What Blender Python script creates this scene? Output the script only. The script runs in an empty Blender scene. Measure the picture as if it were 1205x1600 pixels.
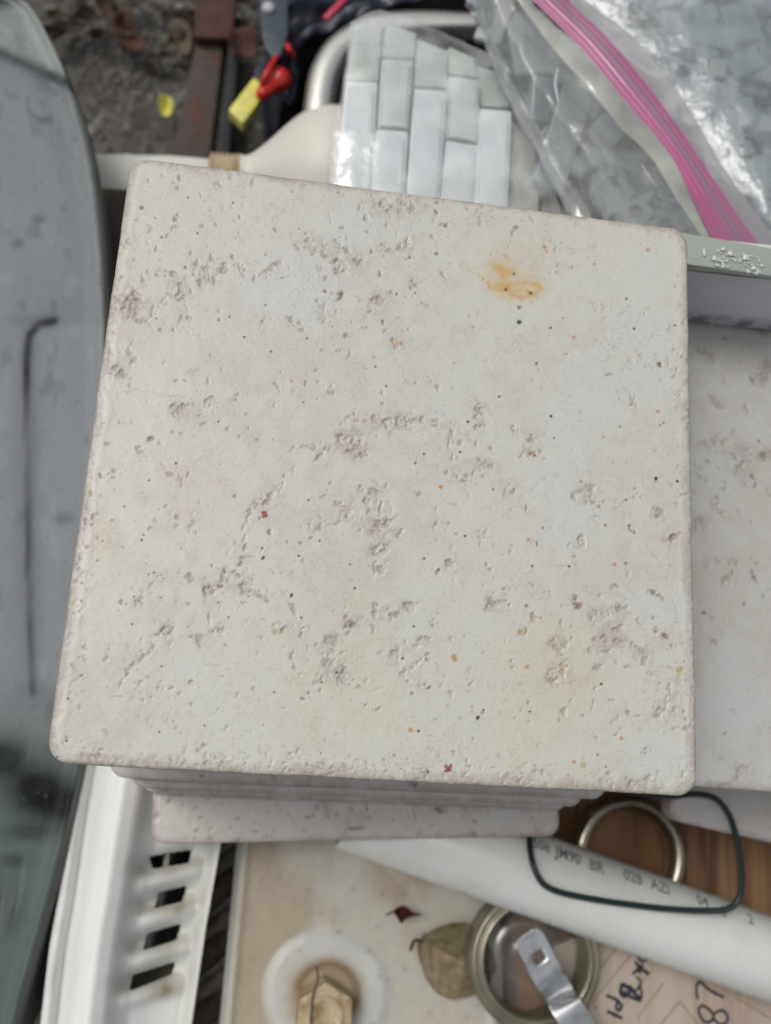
import bpy, bmesh, math, random
import numpy as np
from mathutils import Vector, Matrix, noise as mnoise

# ------------------------------------------------------------------ camera
T = 0.152                      # one ceramic tile is 6 inches across; layout below is in tile units
GZ = 2.6                       # the ground lies 2.6 tile widths below the top tile
F, CX, CY = 1495.0, 602.5, 800.0
R = np.array([[0.9878702883019661, 0.05576177269535068, 0.14492384583512692],
              [-0.08687026009649947, 0.972043471039576, 0.21813997414526995],
              [-0.12870839677719895, -0.22808357046311892, 0.965096903675397]])
CAM = np.array([-0.22777276, -0.43436663, 1.49820137])
S = bpy.context.scene
COL = S.collection
cam_data = bpy.data.cameras.new("camera")
cam = bpy.data.objects.new("camera", cam_data)
COL.objects.link(cam)
m4 = Matrix([list(r) + [0] for r in R.T.tolist()] + [[0, 0, 0, 1]])
m4.translation = Vector((CAM[0] * T, CAM[1] * T, (CAM[2] + GZ) * T))
cam.matrix_world = m4
cam_data.sensor_fit = 'VERTICAL'
cam_data.sensor_height = 24.0
cam_data.lens = 24.0 * F / 1600.0
cam_data.clip_start = 0.01
cam_data.clip_end = 50
cam_data.dof.use_dof = True
cam_data.dof.focus_distance = 0.233
cam_data.dof.aperture_fstop = cam_data.lens / 2.5
S.camera = cam

# ------------------------------------------------------------------ sky, sun, exposure
w = bpy.data.worlds.new("World"); S.world = w; w.use_nodes = True
nt = w.node_tree
bg = nt.nodes['Background']
sky = nt.nodes.new('ShaderNodeTexSky'); sky.sky_type = 'NISHITA'; sky.sun_disc = False
SUN_EL, SUN_AZ = math.radians(62), math.radians(298)   # azimuth measured from +Y towards +X
sky.sun_elevation = SUN_EL; sky.sun_rotation = SUN_AZ
sky.air_density = 1.0; sky.dust_density = 6.0; sky.ozone_density = 1.0
hs = nt.nodes.new('ShaderNodeHueSaturation'); hs.inputs['Saturation'].default_value = 0.30    # thick even cloud: a nearly grey sky
nt.links.new(sky.outputs[0], hs.inputs['Color']); nt.links.new(hs.outputs[0], bg.inputs[0]); bg.inputs[1].default_value = 0.130
sl = bpy.data.lights.new("sun", 'SUN'); sun = bpy.data.objects.new("sun", sl); COL.objects.link(sun)
sl.energy = 1.25; sl.angle = math.radians(20); sl.color = (1.0, 0.975, 0.93)
sd = Vector((math.sin(SUN_AZ) * math.cos(SUN_EL), math.cos(SUN_AZ) * math.cos(SUN_EL), math.sin(SUN_EL)))
sun.rotation_euler = sd.to_track_quat('Z', 'Y').to_euler()
S.view_settings.view_transform = 'Standard'; S.view_settings.look = 'None'
S.view_settings.exposure = -0.40; S.view_settings.gamma = 1.0
S.render.engine = 'CYCLES'
S.cycles.use_denoising = True
S.cycles.max_bounces = 10; S.cycles.transparent_max_bounces = 24
S.cycles.caustics_reflective = False; S.cycles.caustics_refractive = False

rnd = random.Random(7)

# ------------------------------------------------------------------ helpers
def ray(px, py):
    return R.T @ np.array([(px - CX) / F, (CY - py) / F, -1.0])

def tu(px, py, z):
    """tile-unit point at height z that stands where the photograph shows it"""
    d = ray(px, py); t = (z - CAM[2]) / d[2]
    return CAM + t * d

def at(px, py, z):
    p = tu(px, py, z)
    return Vector((p[0] * T, p[1] * T, (z + GZ) * T))

def wz(z): return (z + GZ) * T

def pxT(n, z):                 # n photo pixels at height z, in metres
    return n / F * (CAM[2] - z) * T * 1.02

def empty(name, loc, label, cat, group=None):
    o = bpy.data.objects.new(name, None); COL.objects.link(o)
    o.empty_display_size = 0.01
    o.location = loc
    return tag(o, label, cat, group)

def tag(o, label=None, cat=None, group=None, kind=None):
    if label: o['label'] = label
    if cat: o['category'] = cat
    if group: o['group'] = group
    if kind: o['kind'] = kind
    return o

def link(name, me, mat, parent=None, smooth=True, local=False):
    if mat is not None and not me.materials: me.materials.append(mat)
    if smooth: me.polygons.foreach_set('use_smooth', [True] * len(me.polygons))
    o = bpy.data.objects.new(name, me); COL.objects.link(o)
    if parent is not None:
        o.parent = parent
        if not local:          # mesh was made in world coordinates
            me.transform(Matrix.Translation(-parent.location))
    return o

def bm_mesh(bm, name):
    bmesh.ops.recalc_face_normals(bm, faces=bm.faces[:])
    me = bpy.data.meshes.new(name); bm.to_mesh(me); bm.free(); return me

def prism_bm(pts, z0, z1, bev=0.0, seg=2):
    """pts: world XY; z0<z1 world heights"""
    bm = bmesh.new()
    vb = [bm.verts.new((p[0], p[1], z0)) for p in pts]
    vt = [bm.verts.new((p[0], p[1], z1)) for p in pts]
    n = len(pts)
    top = bm.faces.new(vt); bm.faces.new(vb[::-1])
    for i in range(n):
        bm.faces.new((vb[i], vb[(i + 1) % n], vt[(i + 1) % n], vt[i]))
    if bev:
        bmesh.ops.bevel(bm, geom=[e for e in bm.edges], offset=bev, segments=seg, profile=0.6, affect='EDGES')
    return bm

def prism(name, pxs, z, thick, mat, parent=None, bev=0.0, zb=None, smooth=None):
    pts = [at(x, y, z) for x, y in pxs]
    z1 = wz(z); z0 = wz(zb) if zb is not None else z1 - thick * T
    me = bm_mesh(prism_bm(pts, z0, z1, bev * T), name)
    o = link(name, me, mat, parent, smooth=False)
    if bev: shade_auto(me)
    return o

def shade_auto(me, ang=40):
    me.polygons.foreach_set('use_smooth', [True] * len(me.polygons))
    bm = bmesh.new(); bm.from_mesh(me)
    for e in bm.edges:
        if len(e.link_faces) == 2 and e.calc_face_angle(0) > math.radians(ang): e.smooth = False
    bm.to_mesh(me); bm.free()

def catmull(pts, n=8, closed=False):
    P = [Vector(p) for p in pts]; out = []
    m = len(P); rng = range(m if closed else m - 1)
    for i in rng:
        if closed: a, b, c, d = P[i - 1], P[i], P[(i + 1) % m], P[(i + 2) % m]
        else: a, b, c, d = P[max(i - 1, 0)], P[i], P[i + 1], P[min(i + 2, m - 1)]
        for k in range(n):
            t = k / n
            out.append(0.5 * ((2 * b) + (c - a) * t + (2 * a - 5 * b + 4 * c - d) * t * t + (3 * b - a - 3 * c + d) * t ** 3))
    if not closed: out.append(P[-1])
    return out

def tube_mesh(pts, r, closed=False, seg=10, name='tube', flat=1.0):
    """r: float or list; flat squashes the section vertically"""
    bm = bmesh.new(); rings = []; n = len(pts)
    for i, p in enumerate(pts):
        a = pts[i - 1] if (i > 0 or closed) else p
        b = pts[(i + 1) % n] if (i < n - 1 or closed) else p
        d = (b - a).normalized()
        up = Vector((0, 0, 1)) if abs(d.z) < 0.9 else Vector((0, 1, 0))
        s = d.cross(up).normalized(); u = s.cross(d).normalized()
        rr = r[i] if isinstance(r, (list, tuple)) else r
        rings.append([bm.verts.new(p + s * math.cos(2 * math.pi * k / seg) * rr + u * math.sin(2 * math.pi * k / seg) * rr * flat) for k in range(seg)])
    for i in range(n if closed else n - 1):
        A, B = rings[i], rings[(i + 1) % n]
        for k in range(seg): bm.faces.new((A[k], A[(k + 1) % seg], B[(k + 1) % seg], B[k]))
    if not closed:
        bm.faces.new(rings[0]); bm.faces.new(rings[-1])
    return bm_mesh(bm, name)

def lathe_mesh(prof, n=64, name='lathe', axis=None, origin=None, close=False):
    """prof: (radius, height) pairs in metres; axis frame optional 3x3"""
    bm = bmesh.new(); rings = []
    for r, h in prof:
        rings.append([bm.verts.new((r * math.cos(2 * math.pi * k / n), r * math.sin(2 * math.pi * k / n), h)) for k in range(n)])
    m = len(rings)
    for i in range(m if close else m - 1):
        A, B = rings[i], rings[(i + 1) % m]
        for k in range(n): bm.faces.new((A[k], A[(k + 1) % n], B[(k + 1) % n], B[k]))
    if axis is not None: bm.transform(axis.to_4x4())
    if origin is not None: bm.transform(Matrix.Translation(origin))
    return bm_mesh(bm, name)

def grid_mesh(V, name, drop=None, pig=None, wrap=False):
    """V: (rows, cols, 3) array"""
    r, c = V.shape[:2]
    idx = np.arange(r * c).reshape(r, c)
    q = np.stack([idx[:-1, :-1], idx[:-1, 1:], idx[1:, 1:], idx[1:, :-1]], -1).reshape(-1, 4)
    if drop is not None: q = q[~drop.reshape(-1)]
    n_ = np.cross(V[1:, :-1] - V[:-1, :-1], V[:-1, 1:] - V[:-1, :-1])[..., 2].sum()
    if n_ > 0: q = q[:, ::-1]
    return raw_mesh(V.reshape(-1, 3), q, name, None if pig is None else pig.reshape(-1, 3))

def raw_mesh(v, q, name, pig=None, extra=None):
    me = bpy.data.meshes.new(name)
    nq = len(q); ne = len(extra) if extra is not None else 0
    me.vertices.add(len(v)); me.vertices.foreach_set('co', np.ascontiguousarray(v, dtype=np.float32).ravel())
    loops = q.ravel() if ne == 0 else np.concatenate([q.ravel(), extra])
    me.loops.add(len(loops)); me.loops.foreach_set('vertex_index', loops.astype(np.int32))
    st = np.arange(nq) * 4; tot = np.full(nq, 4)
    if ne: st = np.append(st, nq * 4); tot = np.append(tot, ne)
    me.polygons.add(len(st)); me.polygons.foreach_set('loop_start', st.astype(np.int32))
    try: me.polygons.foreach_set('loop_total', tot.astype(np.int32))
    except Exception: pass
    me.update(calc_edges=True)
    if pig is not None:
        a = me.color_attributes.new('pigment', 'FLOAT_COLOR', 'POINT')
        c4 = np.ones((len(v), 4), np.float32); c4[:, :3] = pig
        a.data.foreach_set('color', c4.ravel())
    return me

# numpy value noise -------------------------------------------------
def vnoise(h, w_, scale, seed, sx=None):
    g = np.random.RandomState(seed)
    sx = sx or scale
    gh, gw = int(h / scale) + 3, int(w_ / sx) + 3
    L = g.rand(gh, gw).astype(np.float32)
    y = np.arange(h) / scale; x = np.arange(w_) / sx
    yi = y.astype(int); xi = x.astype(int); fy = y - yi; fx = x - xi
    fy = fy * fy * (3 - 2 * fy); fx = fx * fx * (3 - 2 * fx)
    A = L[yi][:, xi]; B = L[yi][:, xi + 1]; C = L[yi + 1][:, xi]; D = L[yi + 1][:, xi + 1]
    fx = fx[None, :]; fy = fy[:, None]
    return (A * (1 - fx) + B * fx) * (1 - fy) + (C * (1 - fx) + D * fx) * fy

def fbm(h, w_, scale, seed, oct=4, sx=None, gain=.5):
    o = np.zeros((h, w_), np.float32); a = 1; t = 0
    for i in range(oct):
        s = max(scale / 2 ** i, 1.01); s2 = max((sx or scale) / 2 ** i, 1.01)
        o += a * vnoise(h, w_, s, seed + 17 * i, s2); t += a; a *= gain
    return o / t

def sstep(a, b, x):
    t = np.clip((x - a) / (b - a), 0, 1); return t * t * (3 - 2 * t)

# ------------------------------------------------------------------ materials
def mat(name, col, rough=.5, metal=0., var=None, bump=None, spec=.5, coat=0., pigment=False, alpha=None, wave=None, rvar=0.0, trans=0., sheen=0., ior=1.5, sss=0.):
    """var=(scale per metre, other colour, contrast lo, hi); bump=(scale, strength, distance mm)"""
    m = bpy.data.materials.new(name); m.use_nodes = True
    t = m.node_tree; N = t.nodes; Lk = t.links
    b = N['Principled BSDF']
    b.inputs['Roughness'].default_value = rough; b.inputs['Metallic'].default_value = metal
    b.inputs['Specular IOR Level'].default_value = spec; b.inputs['Coat Weight'].default_value = coat
    b.inputs['Transmission Weight'].default_value = trans; b.inputs['IOR'].default_value = ior
    if sss: b.inputs['Subsurface Weight'].default_value = sss; b.inputs['Subsurface Scale'].default_value = 0.002
    tc = N.new('ShaderNodeTexCoord')
    def noise(scale, detail=5, stretch=None):
        n = N.new('ShaderNodeTexNoise'); n.inputs['Scale'].default_value = scale; n.inputs['Detail'].default_value = detail
        if stretch:
            mp = N.new('ShaderNodeMapping'); mp.inputs['Scale'].default_value = stretch[:3]
            if len(stretch) > 3: mp.inputs['Rotation'].default_value = (0, 0, stretch[3])
            Lk.new(tc.outputs['Object'], mp.inputs[0]); Lk.new(mp.outputs[0], n.inputs['Vector'])
        else: Lk.new(tc.outputs['Object'], n.inputs['Vector'])
        return n
    src = None
    if pigment:
        at_ = N.new('ShaderNodeAttribute'); at_.attribute_name = 'pigment'; src = at_.outputs['Color']
    else:
        c = N.new('ShaderNodeRGB'); c.outputs[0].default_value = (*col, 1); src = c.outputs[0]
    def mixc(a_, b_, fac, mode='MIX'):
        x = N.new('ShaderNodeMix'); x.data_type = 'RGBA'; x.blend_type = mode
        if hasattr(fac, 'links') or hasattr(fac, 'is_linked'): Lk.new(fac, x.inputs[0])
        else: x.inputs[0].default_value = fac
        Lk.new(a_, x.inputs[6])
        if isinstance(b_, tuple): x.inputs[7].default_value = (*b_, 1)
        else: Lk.new(b_, x.inputs[7])
        return x.outputs[2]
    for v in ([var] if var and not isinstance(var, list) else (var or [])):
        n = noise(v[0], 6, v[4] if len(v) > 4 else None)
        mr = N.new('ShaderNodeMapRange'); mr.inputs[1].default_value = v[2]; mr.inputs[2].default_value = v[3]
        Lk.new(n.outputs[0], mr.inputs[0]); src = mixc(src, v[1], mr.outputs[0])
    Lk.new(src, b.inputs['Base Color'])
    if rvar:
        n = noise(90); mr = N.new('ShaderNodeMapRange'); mr.inputs[3].default_value = max(0, rough - rvar); mr.inputs[4].default_value = min(1, rough + rvar)
        mr.inputs[1].default_value = .3; mr.inputs[2].default_value = .7
        Lk.new(n.outputs[0], mr.inputs[0]); Lk.new(mr.outputs[0], b.inputs['Roughness'])
    last = None
    for bb in ([bump] if bump and not isinstance(bump, list) else (bump or [])):
        n = noise(bb[0], 6, bb[3] if len(bb) > 3 else None)
        bp = N.new('ShaderNodeBump'); bp.inputs['Strength'].default_value = bb[1]; bp.inputs['Distance'].default_value = bb[2] / 1000
        Lk.new(n.outputs[0], bp.inputs['Height'])
        if last: Lk.new(last, bp.inputs['Normal'])
        last = bp.outputs[0]
    if last: Lk.new(last, b.inputs['Normal'])
    if alpha is not None:      # clear film: partly see-through, still glossy
        out = N['Material Output']; tr = N.new('ShaderNodeBsdfTransparent'); mx = N.new('ShaderNodeMixShader')
        if isinstance(alpha, tuple):
            n = noise(alpha[2]); mr = N.new('ShaderNodeMapRange'); mr.inputs[1].default_value = .35; mr.inputs[2].default_value = .65
            mr.inputs[3].default_value = alpha[0]; mr.inputs[4].default_value = alpha[1]
            Lk.new(n.outputs[0], mr.inputs[0]); Lk.new(mr.outputs[0], mx.inputs[0])
        else: mx.inputs[0].default_value = alpha
        Lk.new(tr.outputs[0], mx.inputs[1]); 
        gl = N.new('ShaderNodeBsdfGlossy'); gl.inputs['Roughness'].default_value = .15; gl.inputs['Color'].default_value = (1, 1, 1, 1)
        if last: Lk.new(last, gl.inputs['Normal'])
        lw = N.new('ShaderNodeLayerWeight')
        if last: Lk.new(last, lw.inputs['Normal'])
        pw = N.new('ShaderNodeMath'); pw.operation = 'POWER'; pw.inputs[1].default_value = 4; Lk.new(lw.outputs['Facing'], pw.inputs[0])
        fr = N.new('ShaderNodeMath'); fr.operation = 'MULTIPLY_ADD'; fr.inputs[1].default_value = .7; fr.inputs[2].default_value = .05; Lk.new(pw.outputs[0], fr.inputs[0])
        m2 = N.new('ShaderNodeMixShader')
        Lk.new(b.outputs[0], mx.inputs[2]); Lk.new(fr.outputs[0], m2.inputs[0]); Lk.new(mx.outputs[0], m2.inputs[1]); Lk.new(gl.outputs[0], m2.inputs[2])
        Lk.new(m2.outputs[0], out.inputs[0])
    return m

M_TILE = mat('glazed_tile', (.6, .6, .56), rough=.42, pigment=True, bump=[(2600, .12, .12), (600, .10, .25)], rvar=.08, spec=.45)
M_GROUND = mat('gravel_soil', (.095, .09, .08), rough=.95, var=[(60, (.06, .055, .05), .45, .65), (400, (.20, .19, .175), .55, .75)], bump=[(150, .9, 6), (700, .8, 2)])
M_STONE = mat('pebble', (.155, .15, .135), rough=.9, var=[(120, (.08, .075, .07), .4, .6), (30, (.22, .21, .19), .5, .7)], bump=(900, .5, 1))
M_SHELL = mat('grey_plastic', (.2, .21, .22), rough=.62, pigment=True, var=[(500, (.10, .11, .115), .60, .85), (140, (.24, .255, .27), .58, .9, (1, .1, 1, .4))], bump=(300, .15, .4), rvar=.12, spec=.25)
M_VENT = mat('white_plastic', (.72, .73, .71), rough=.38, pigment=True, bump=(120, .08, .5), rvar=.1)
M_CREAM = mat('stained_plastic', (.56, .54, .47), rough=.4, pigment=True, bump=(200, .08, .4), rvar=.1)
M_WHITE = mat('off_white_plastic', (.70, .71, .66), rough=.45, var=(60, (.52, .52, .46), .5, .8), bump=(100, .1, .6))
M_PVC = mat('white_pipe_plastic', (.74, .76, .73), rough=.3, var=[(30, (.66, .65, .59), .55, .8), (500, (.42, .41, .36), .7, .8)], bump=(90, .06, .4), rvar=.1)
M_INK = mat('printed_ink', (.13, .15, .17), rough=.6, var=(1500, (.34, .36, .36), .5, .72))
M_MARKER = mat('marker_ink', (.012, .014, .035), rough=.5, var=(900, (.06, .06, .10), .5, .8))
M_WOOD = mat('oak_wood', (.31, .165, .07), rough=.5, var=[(60, (.09, .04, .018), .42, .66, (1, .06, 1, .25)), (260, (.40, .24, .11), .5, .75, (1, .04, 1, .25))], bump=(300, .3, .5, (1, .05, 1, .25)), rvar=.1)
M_LAM = mat('printed_board', (.47, .40, .33), rough=.55, var=[(70, (.35, .27, .20), .42, .7, (1, .12, 1, -.7)), (400, (.52, .44, .36), .5, .8, (1, .1, 1, -.7))], bump=(400, .1, .3))
M_LINE = mat('printed_line', (.24, .17, .12), rough=.6)
M_STEEL = mat('worn_steel', (.80, .79, .74), rough=.26, metal=.95, var=[(25, (.52, .49, .38), .5, .8)], bump=(500, .03, .1), rvar=.06)
M_DSTEEL = mat('dull_steel', (.22, .22, .20), rough=.35, metal=.8, var=(40, (.06, .06, .055), .4, .7), rvar=.1)
M_ZINC = mat('zinc_plate', (.68, .70, .72), rough=.30, metal=.9, var=(140, (.50, .50, .44), .5, .72), bump=(700, .1, .2), rvar=.1)
M_JAR = mat('aged_ring_metal', (.27, .25, .18), rough=.3, metal=.5, var=(50, (.15, .14, .11), .4, .65), bump=(500, .1, .3), rvar=.1)
M_CLEAR = mat('clear_pane', (.6, .62, .6), rough=.1, alpha=.06)
M_RUBBER = mat('dark_green_rubber', (.012, .026, .025), rough=.38, bump=(400, .1, .3))
M_BRASS = mat('dirty_brass', (.46, .38, .23), rough=.55, metal=.1, var=[(110, (.28, .19, .08), .45, .65), (260, (.55, .52, .42), .55, .75)], bump=(500, .25, .4))
M_LEAF = mat('dry_leaf', (.17, .145, .065), rough=.7, pigment=True, bump=(500, .4, .5))
M_BUD = mat('brown_leaf', (.10, .025, .015), rough=.6, var=(500, (.05, .015, .01), .4, .7), bump=(600, .3, .5))
M_RUST = mat('rusted_iron', (.075, .058, .05), rough=.8, var=[(70, (.12, .035, .02), .5, .68), (300, (.05, .045, .04), .45, .7)], bump=(400, .5, 1))
M_NAVY = mat('navy_plastic', (.012, .016, .032), rough=.35, var=(90, (.035, .042, .06), .5, .75), bump=(60, .3, 2), rvar=.1)
M_SLATE = mat('slate_strap', (.05, .065, .085), rough=.45, var=(200, (.15, .17, .2), .55, .8), bump=(200, .3, 1))
M_RED = mat('red_plastic', (.50, .012, .008), rough=.3, bump=(200, .05, .3))
M_YEL = mat('yellow_plastic', (.72, .66, .12), rough=.45, var=(120, (.60, .56, .18), .45, .7), bump=(100, .1, .4))
M_BOTTLE = mat('cream_bottle', (.64, .62, .56), rough=.45, var=[(24, (.56, .52, .45), .55, .7)], bump=(50, .15, 1))
M_GGREEN = mat('green_glass_edge', (.50, .54, .50), rough=.3, var=(80, (.42, .46, .42), .4, .7), bump=(150, .15, .6), coat=.4)
M_GMID = mat('frosted_glass', (.60, .64, .63), rough=.25, var=(70, (.50, .54, .53), .4, .7), bump=(150, .1, .5), coat=.4)
M_GWHITE = mat('white_backed_glass', (.72, .76, .77), rough=.2, var=(60, (.64, .68, .69), .4, .7), bump=(150, .08, .5), coat=.5)
M_GBEIGE = mat('beige_backed_glass', (.42, .42, .39), rough=.3, var=(60, (.30, .28, .25), .4, .7), coat=.3)
M_FILM = mat('clear_film', (.78, .82, .82), rough=.3, alpha=(.06, .36, 75), bump=[(45, .5, 4), (170, .3, 1.2)], spec=.5)
M_BAG = mat('bag_film', (.48, .51, .49), rough=.4, alpha=(.24, .46, 50), bump=[(40, .5, 4), (160, .35, 1.4)])
M_BAG2 = mat('outer_bag_film', (.35, .40, .42), rough=.5, alpha=(.32, .56, 60), bump=[(45, .4, 4), (190, .35, 1.4)])
M_MILK = mat('milky_film', (.46, .47, .42), rough=.45, alpha=(.55, .85, 50), bump=[(50, .15, 1), (300, .15, .4)])
M_RIB = mat('ridged_film', (.46, .47, .48), rough=.4, alpha=.8, pigment=True, bump=(200, .1, .5))
M_PINK = mat('pink_zip', (.7, .15, .4), rough=.5, spec=.2, pigment=True, bump=(300, .12, .4), alpha=.94)
M_LAV = mat('lavender_white_panel', (.40, .40, .43), rough=.6, pigment=True, bump=(150, .1, .5))
M_GSTRIP = mat('green_glass_strip', (.34, .37, .33), rough=.22, var=(90, (.33, .38, .34), .4, .7), coat=.5, bump=(300, .15, .4))
M_BUBBLE = mat('bubble_glass', (.70, .74, .72), rough=.06, coat=1., var=(900, (.40, .43, .41), .4, .6))
M_CHIPS = [mat('chip_glass', c, rough=.3, var=(120, tuple(x * .8 for x in c), .4, .7), coat=.3) for c in
           [(.30, .36, .385), (.36, .41, .43), (.25, .31, .34), (.42, .47, .48), (.31, .36, .35), (.36, .39, .37)]]
M_DARK = mat('dark_backing', (.035, .045, .055), rough=.8, var=(60, (.09, .11, .12), .4, .7))
M_BROWN = mat('brown_cardboard', (.17, .125, .085), rough=.85, var=(60, (.11, .08, .055), .4, .7), bump=(200, .3, 1))
M_BLACK = mat('black_fill', (.012, .012, .013), rough=.7, var=(60, (.022, .022, .022), .4, .7))
M_TWIG = mat('twig_bark', (.10, .08, .065), rough=.9, var=(200, (.05, .035, .03), .4, .7), bump=(400, .5, 1))
M_LITTER = [mat('leaf_litter', c, rough=.9, var=(200, tuple(x * .5 for x in c), .4, .7), bump=(300, .4, 1)) for c in
            [(.085, .045, .03), (.06, .045, .035), (.13, .10, .07), (.09, .04, .03)]]
M_WIRE = mat('pale_rivet', (.5, .52, .54), rough=.4, var=(400, (.4, .42, .44), .4, .6))

# ------------------------------------------------------------------ ceramic tiles
RC = 0.034     # corner radius in tile widths

def sdf(u, v):            # distance inside from the rounded outline (positive inside), tile units
    qx = np.abs(u) - (.5 - RC); qy = np.abs(v) - (.5 - RC)
    return RC - (np.hypot(np.maximum(qx, 0), np.maximum(qy, 0)) + np.minimum(np.maximum(qx, qy), 0))

def parse(s, ox, oy, k):
    out = []
    for tok in s.split():
        fl = ''
        while tok[-1].isalpha(): fl += tok[-1]; tok = tok[:-1]
        a = [float(x) for x in tok.strip(',').split(',')]
        while len(a) < 5: a.append(0 if len(a) == 4 else 8)
        out.append((ox + a[0] / k, oy + a[1] / k, max(a[2] / k, 2.2), max(a[3] / k, 2.0), a[4], fl))
    return out

MK = []
MK += parse("172,225,16,14,0,k 203,302,38,18,80 300,270,14,12,0,k 302,297,14,10,0,k 250,338,12,9,0,k 268,330,26,14,45 285,310,26,12,60 228,385,32,12,75 "
 "452,290,20,14,0 558,152,26,6,-35 395,180,26,8,-50 475,235,10,8,0 543,265,18,12,60 676,312,22,8,-60,k 765,307,10,8,0,k 790,325,12,8,0,k 230,482,22,16,0,k 180,495,50,18,100 "
 "262,465,44,18,-10,l 290,475,38,22,-30,l 335,450,12,10,0,k 385,440,60,18,80 400,480,74,26,80 437,415,50,20,100,l 445,500,50,14,85 485,450,60,32,85,l 515,415,34,18,120,l "
 "552,465,64,24,110,l 420,455,54,16,75 395,505,50,26,90 320,530,80,26,100,l 322,555,60,40,90,l 275,552,22,14,0 360,540,28,12,100 600,490,40,16,110 625,475,42,15,40 655,458,50,18,25 686,440,36,22,20 705,492,18,10,0 "
 "147,590,120,54,80 110,600,60,24,60 215,620,64,14,75,l 180,655,70,16,10,l 160,560,60,22,110 130,640,50,16,20 100,570,44,26,60 325,660,64,24,60,l 350,640,32,14,20 292,690,18,12,60,k 245,688,18,14,0 "
 "130,775,40,16,100 145,800,38,24,20 100,850,60,36,-20,l 118,862,40,22,-30,l 305,878,20,12,0 342,878,18,10,0 425,885,26,18,90 420,955,54,22,70,l 530,940,48,18,35,l 690,905,46,16,-55,l 676,890,12,10,0,k "
 "300,980,26,26,0,l 330,985,54,28,40,l 350,975,42,14,60 372,970,14,14,0 310,1000,40,9,-60 95,1040,12,14,0,k 35,1040,18,8,0 215,1102,46,26,30,k 295,1075,24,14,0 172,1145,24,12,30 50,1120,20,14,0 415,1040,40,14,0 505,1058,20,12,0 "
 "630,655,32,18,60 467,648,13,9,0,k 485,705,10,7,0 740,655,36,26,-10,l 765,665,50,20,-20,l 780,690,36,12,-10,l 800,350,30,14,30 760,375,30,18,-30 795,375,34,24,20 822,352,24,12,0 848,355,28,24,0,l 905,350,46,18,-40,l "
 "870,372,36,16,-20,l 818,405,22,12,0 862,408,32,26,-40 890,435,24,14,0 905,425,24,16,0,k 915,380,12,9,0,k 930,380,9,8,0,k 945,395,24,20,0 912,465,42,30,0,l 865,490,30,14,45 985,430,52,30,0 1038,390,20,12,90,k 1075,370,36,22,0 "
 "1140,380,42,20,40 1170,362,30,18,40 1182,415,13,11,0,k 1072,478,14,12,90,k 868,545,20,12,0,k 888,550,16,10,0 920,555,48,24,60,k 835,578,22,18,90 985,562,11,10,0 1062,577,74,42,0,l 1137,553,15,11,0,k 1195,520,40,40,0 "
 "862,605,42,12,80 840,625,32,20,0,l 862,645,50,16,-30,l 905,620,12,18,0 950,710,42,24,-10,l 1015,685,20,14,0 1082,658,18,14,90,k 1130,722,46,20,-35,l 958,785,42,16,60 912,770,22,8,0 1180,685,16,10,0 "
 "895,925,42,24,100,l 795,885,26,14,80 838,885,14,12,0 1080,925,20,14,90 1082,968,20,18,0 985,1025,38,18,0 1050,1025,50,30,0 1100,1035,50,30,0,l 1165,1045,70,40,0 955,1015,20,12,0 1018,1030,28,14,0 "
 "745,1135,22,18,0 790,1130,40,16,0 825,1138,30,14,0 875,1135,38,20,0 910,1120,60,30,30,l 935,1090,50,40,0 965,1100,42,40,0,l 990,1115,40,30,0 960,1140,60,30,0 840,1170,50,30,45 1020,1135,50,8,-30 1000,1160,60,26,20 "
 "995,225,24,20,90 1015,270,24,20,90 1050,225,30,16,0 1080,215,52,30,90,l 1120,235,32,28,0,l 1160,215,34,26,0 1190,235,40,26,90,l 1090,290,24,24,0 925,305,20,14,0 1022,318,14,10,0 205,150,14,8,0 290,135,16,10,0", 150, 230, 2.41)
MK += parse("15,90,40,24,0,l 60,95,50,20,0,l 100,85,30,16,0 55,205,60,30,40,l 20,220,40,14,0 165,232,15,11,0,k 193,142,13,12,0,k 80,243,11,9,0,k 185,295,40,14,-50,l 90,330,36,30,30 43,357,12,10,0,k 98,355,10,10,0,k 130,390,42,14,-20 "
 "35,500,40,24,-60,l 535,218,26,8,70 541,267,11,9,0,k 378,240,14,8,90 890,465,30,8,70 910,455,15,8,0,k 858,577,18,17,0,kk 770,570,40,28,90,f 780,690,38,24,90,l 705,612,22,16,0 150,632,16,16,0 170,650,30,12,90 "
 "20,755,40,30,0,l 60,750,42,22,0,l 95,750,32,20,0,l 120,750,24,20,0 165,750,26,16,0 160,768,20,14,0 210,765,22,20,0 300,715,36,26,90,l 295,745,42,26,90,l 300,775,32,28,0,l 215,790,40,11,90 205,820,60,9,90 237,822,20,20,0 290,825,26,10,90 "
 "335,840,18,14,0 310,880,52,20,-50,l 320,895,32,28,0,l 195,915,18,14,0 215,870,40,8,90 460,800,26,14,90 455,815,24,10,0 460,855,42,18,0 490,850,20,18,0 395,968,42,24,20,l 640,970,60,40,0,f 600,975,40,16,0 225,922,22,16,0 250,940,30,10,0 "
 "640,523,12,9,0,f 570,545,10,9,0 478,577,12,7,90 735,665,18,8,60,f 700,560,24,10,40,f 590,230,12,10,0,f 655,205,12,8,0,f 820,400,30,12,0,f 745,420,40,16,20,f 690,400,26,12,30,f 840,490,16,10,0,f 900,590,30,10,60,f", 600, 280, 1.992)
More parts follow.
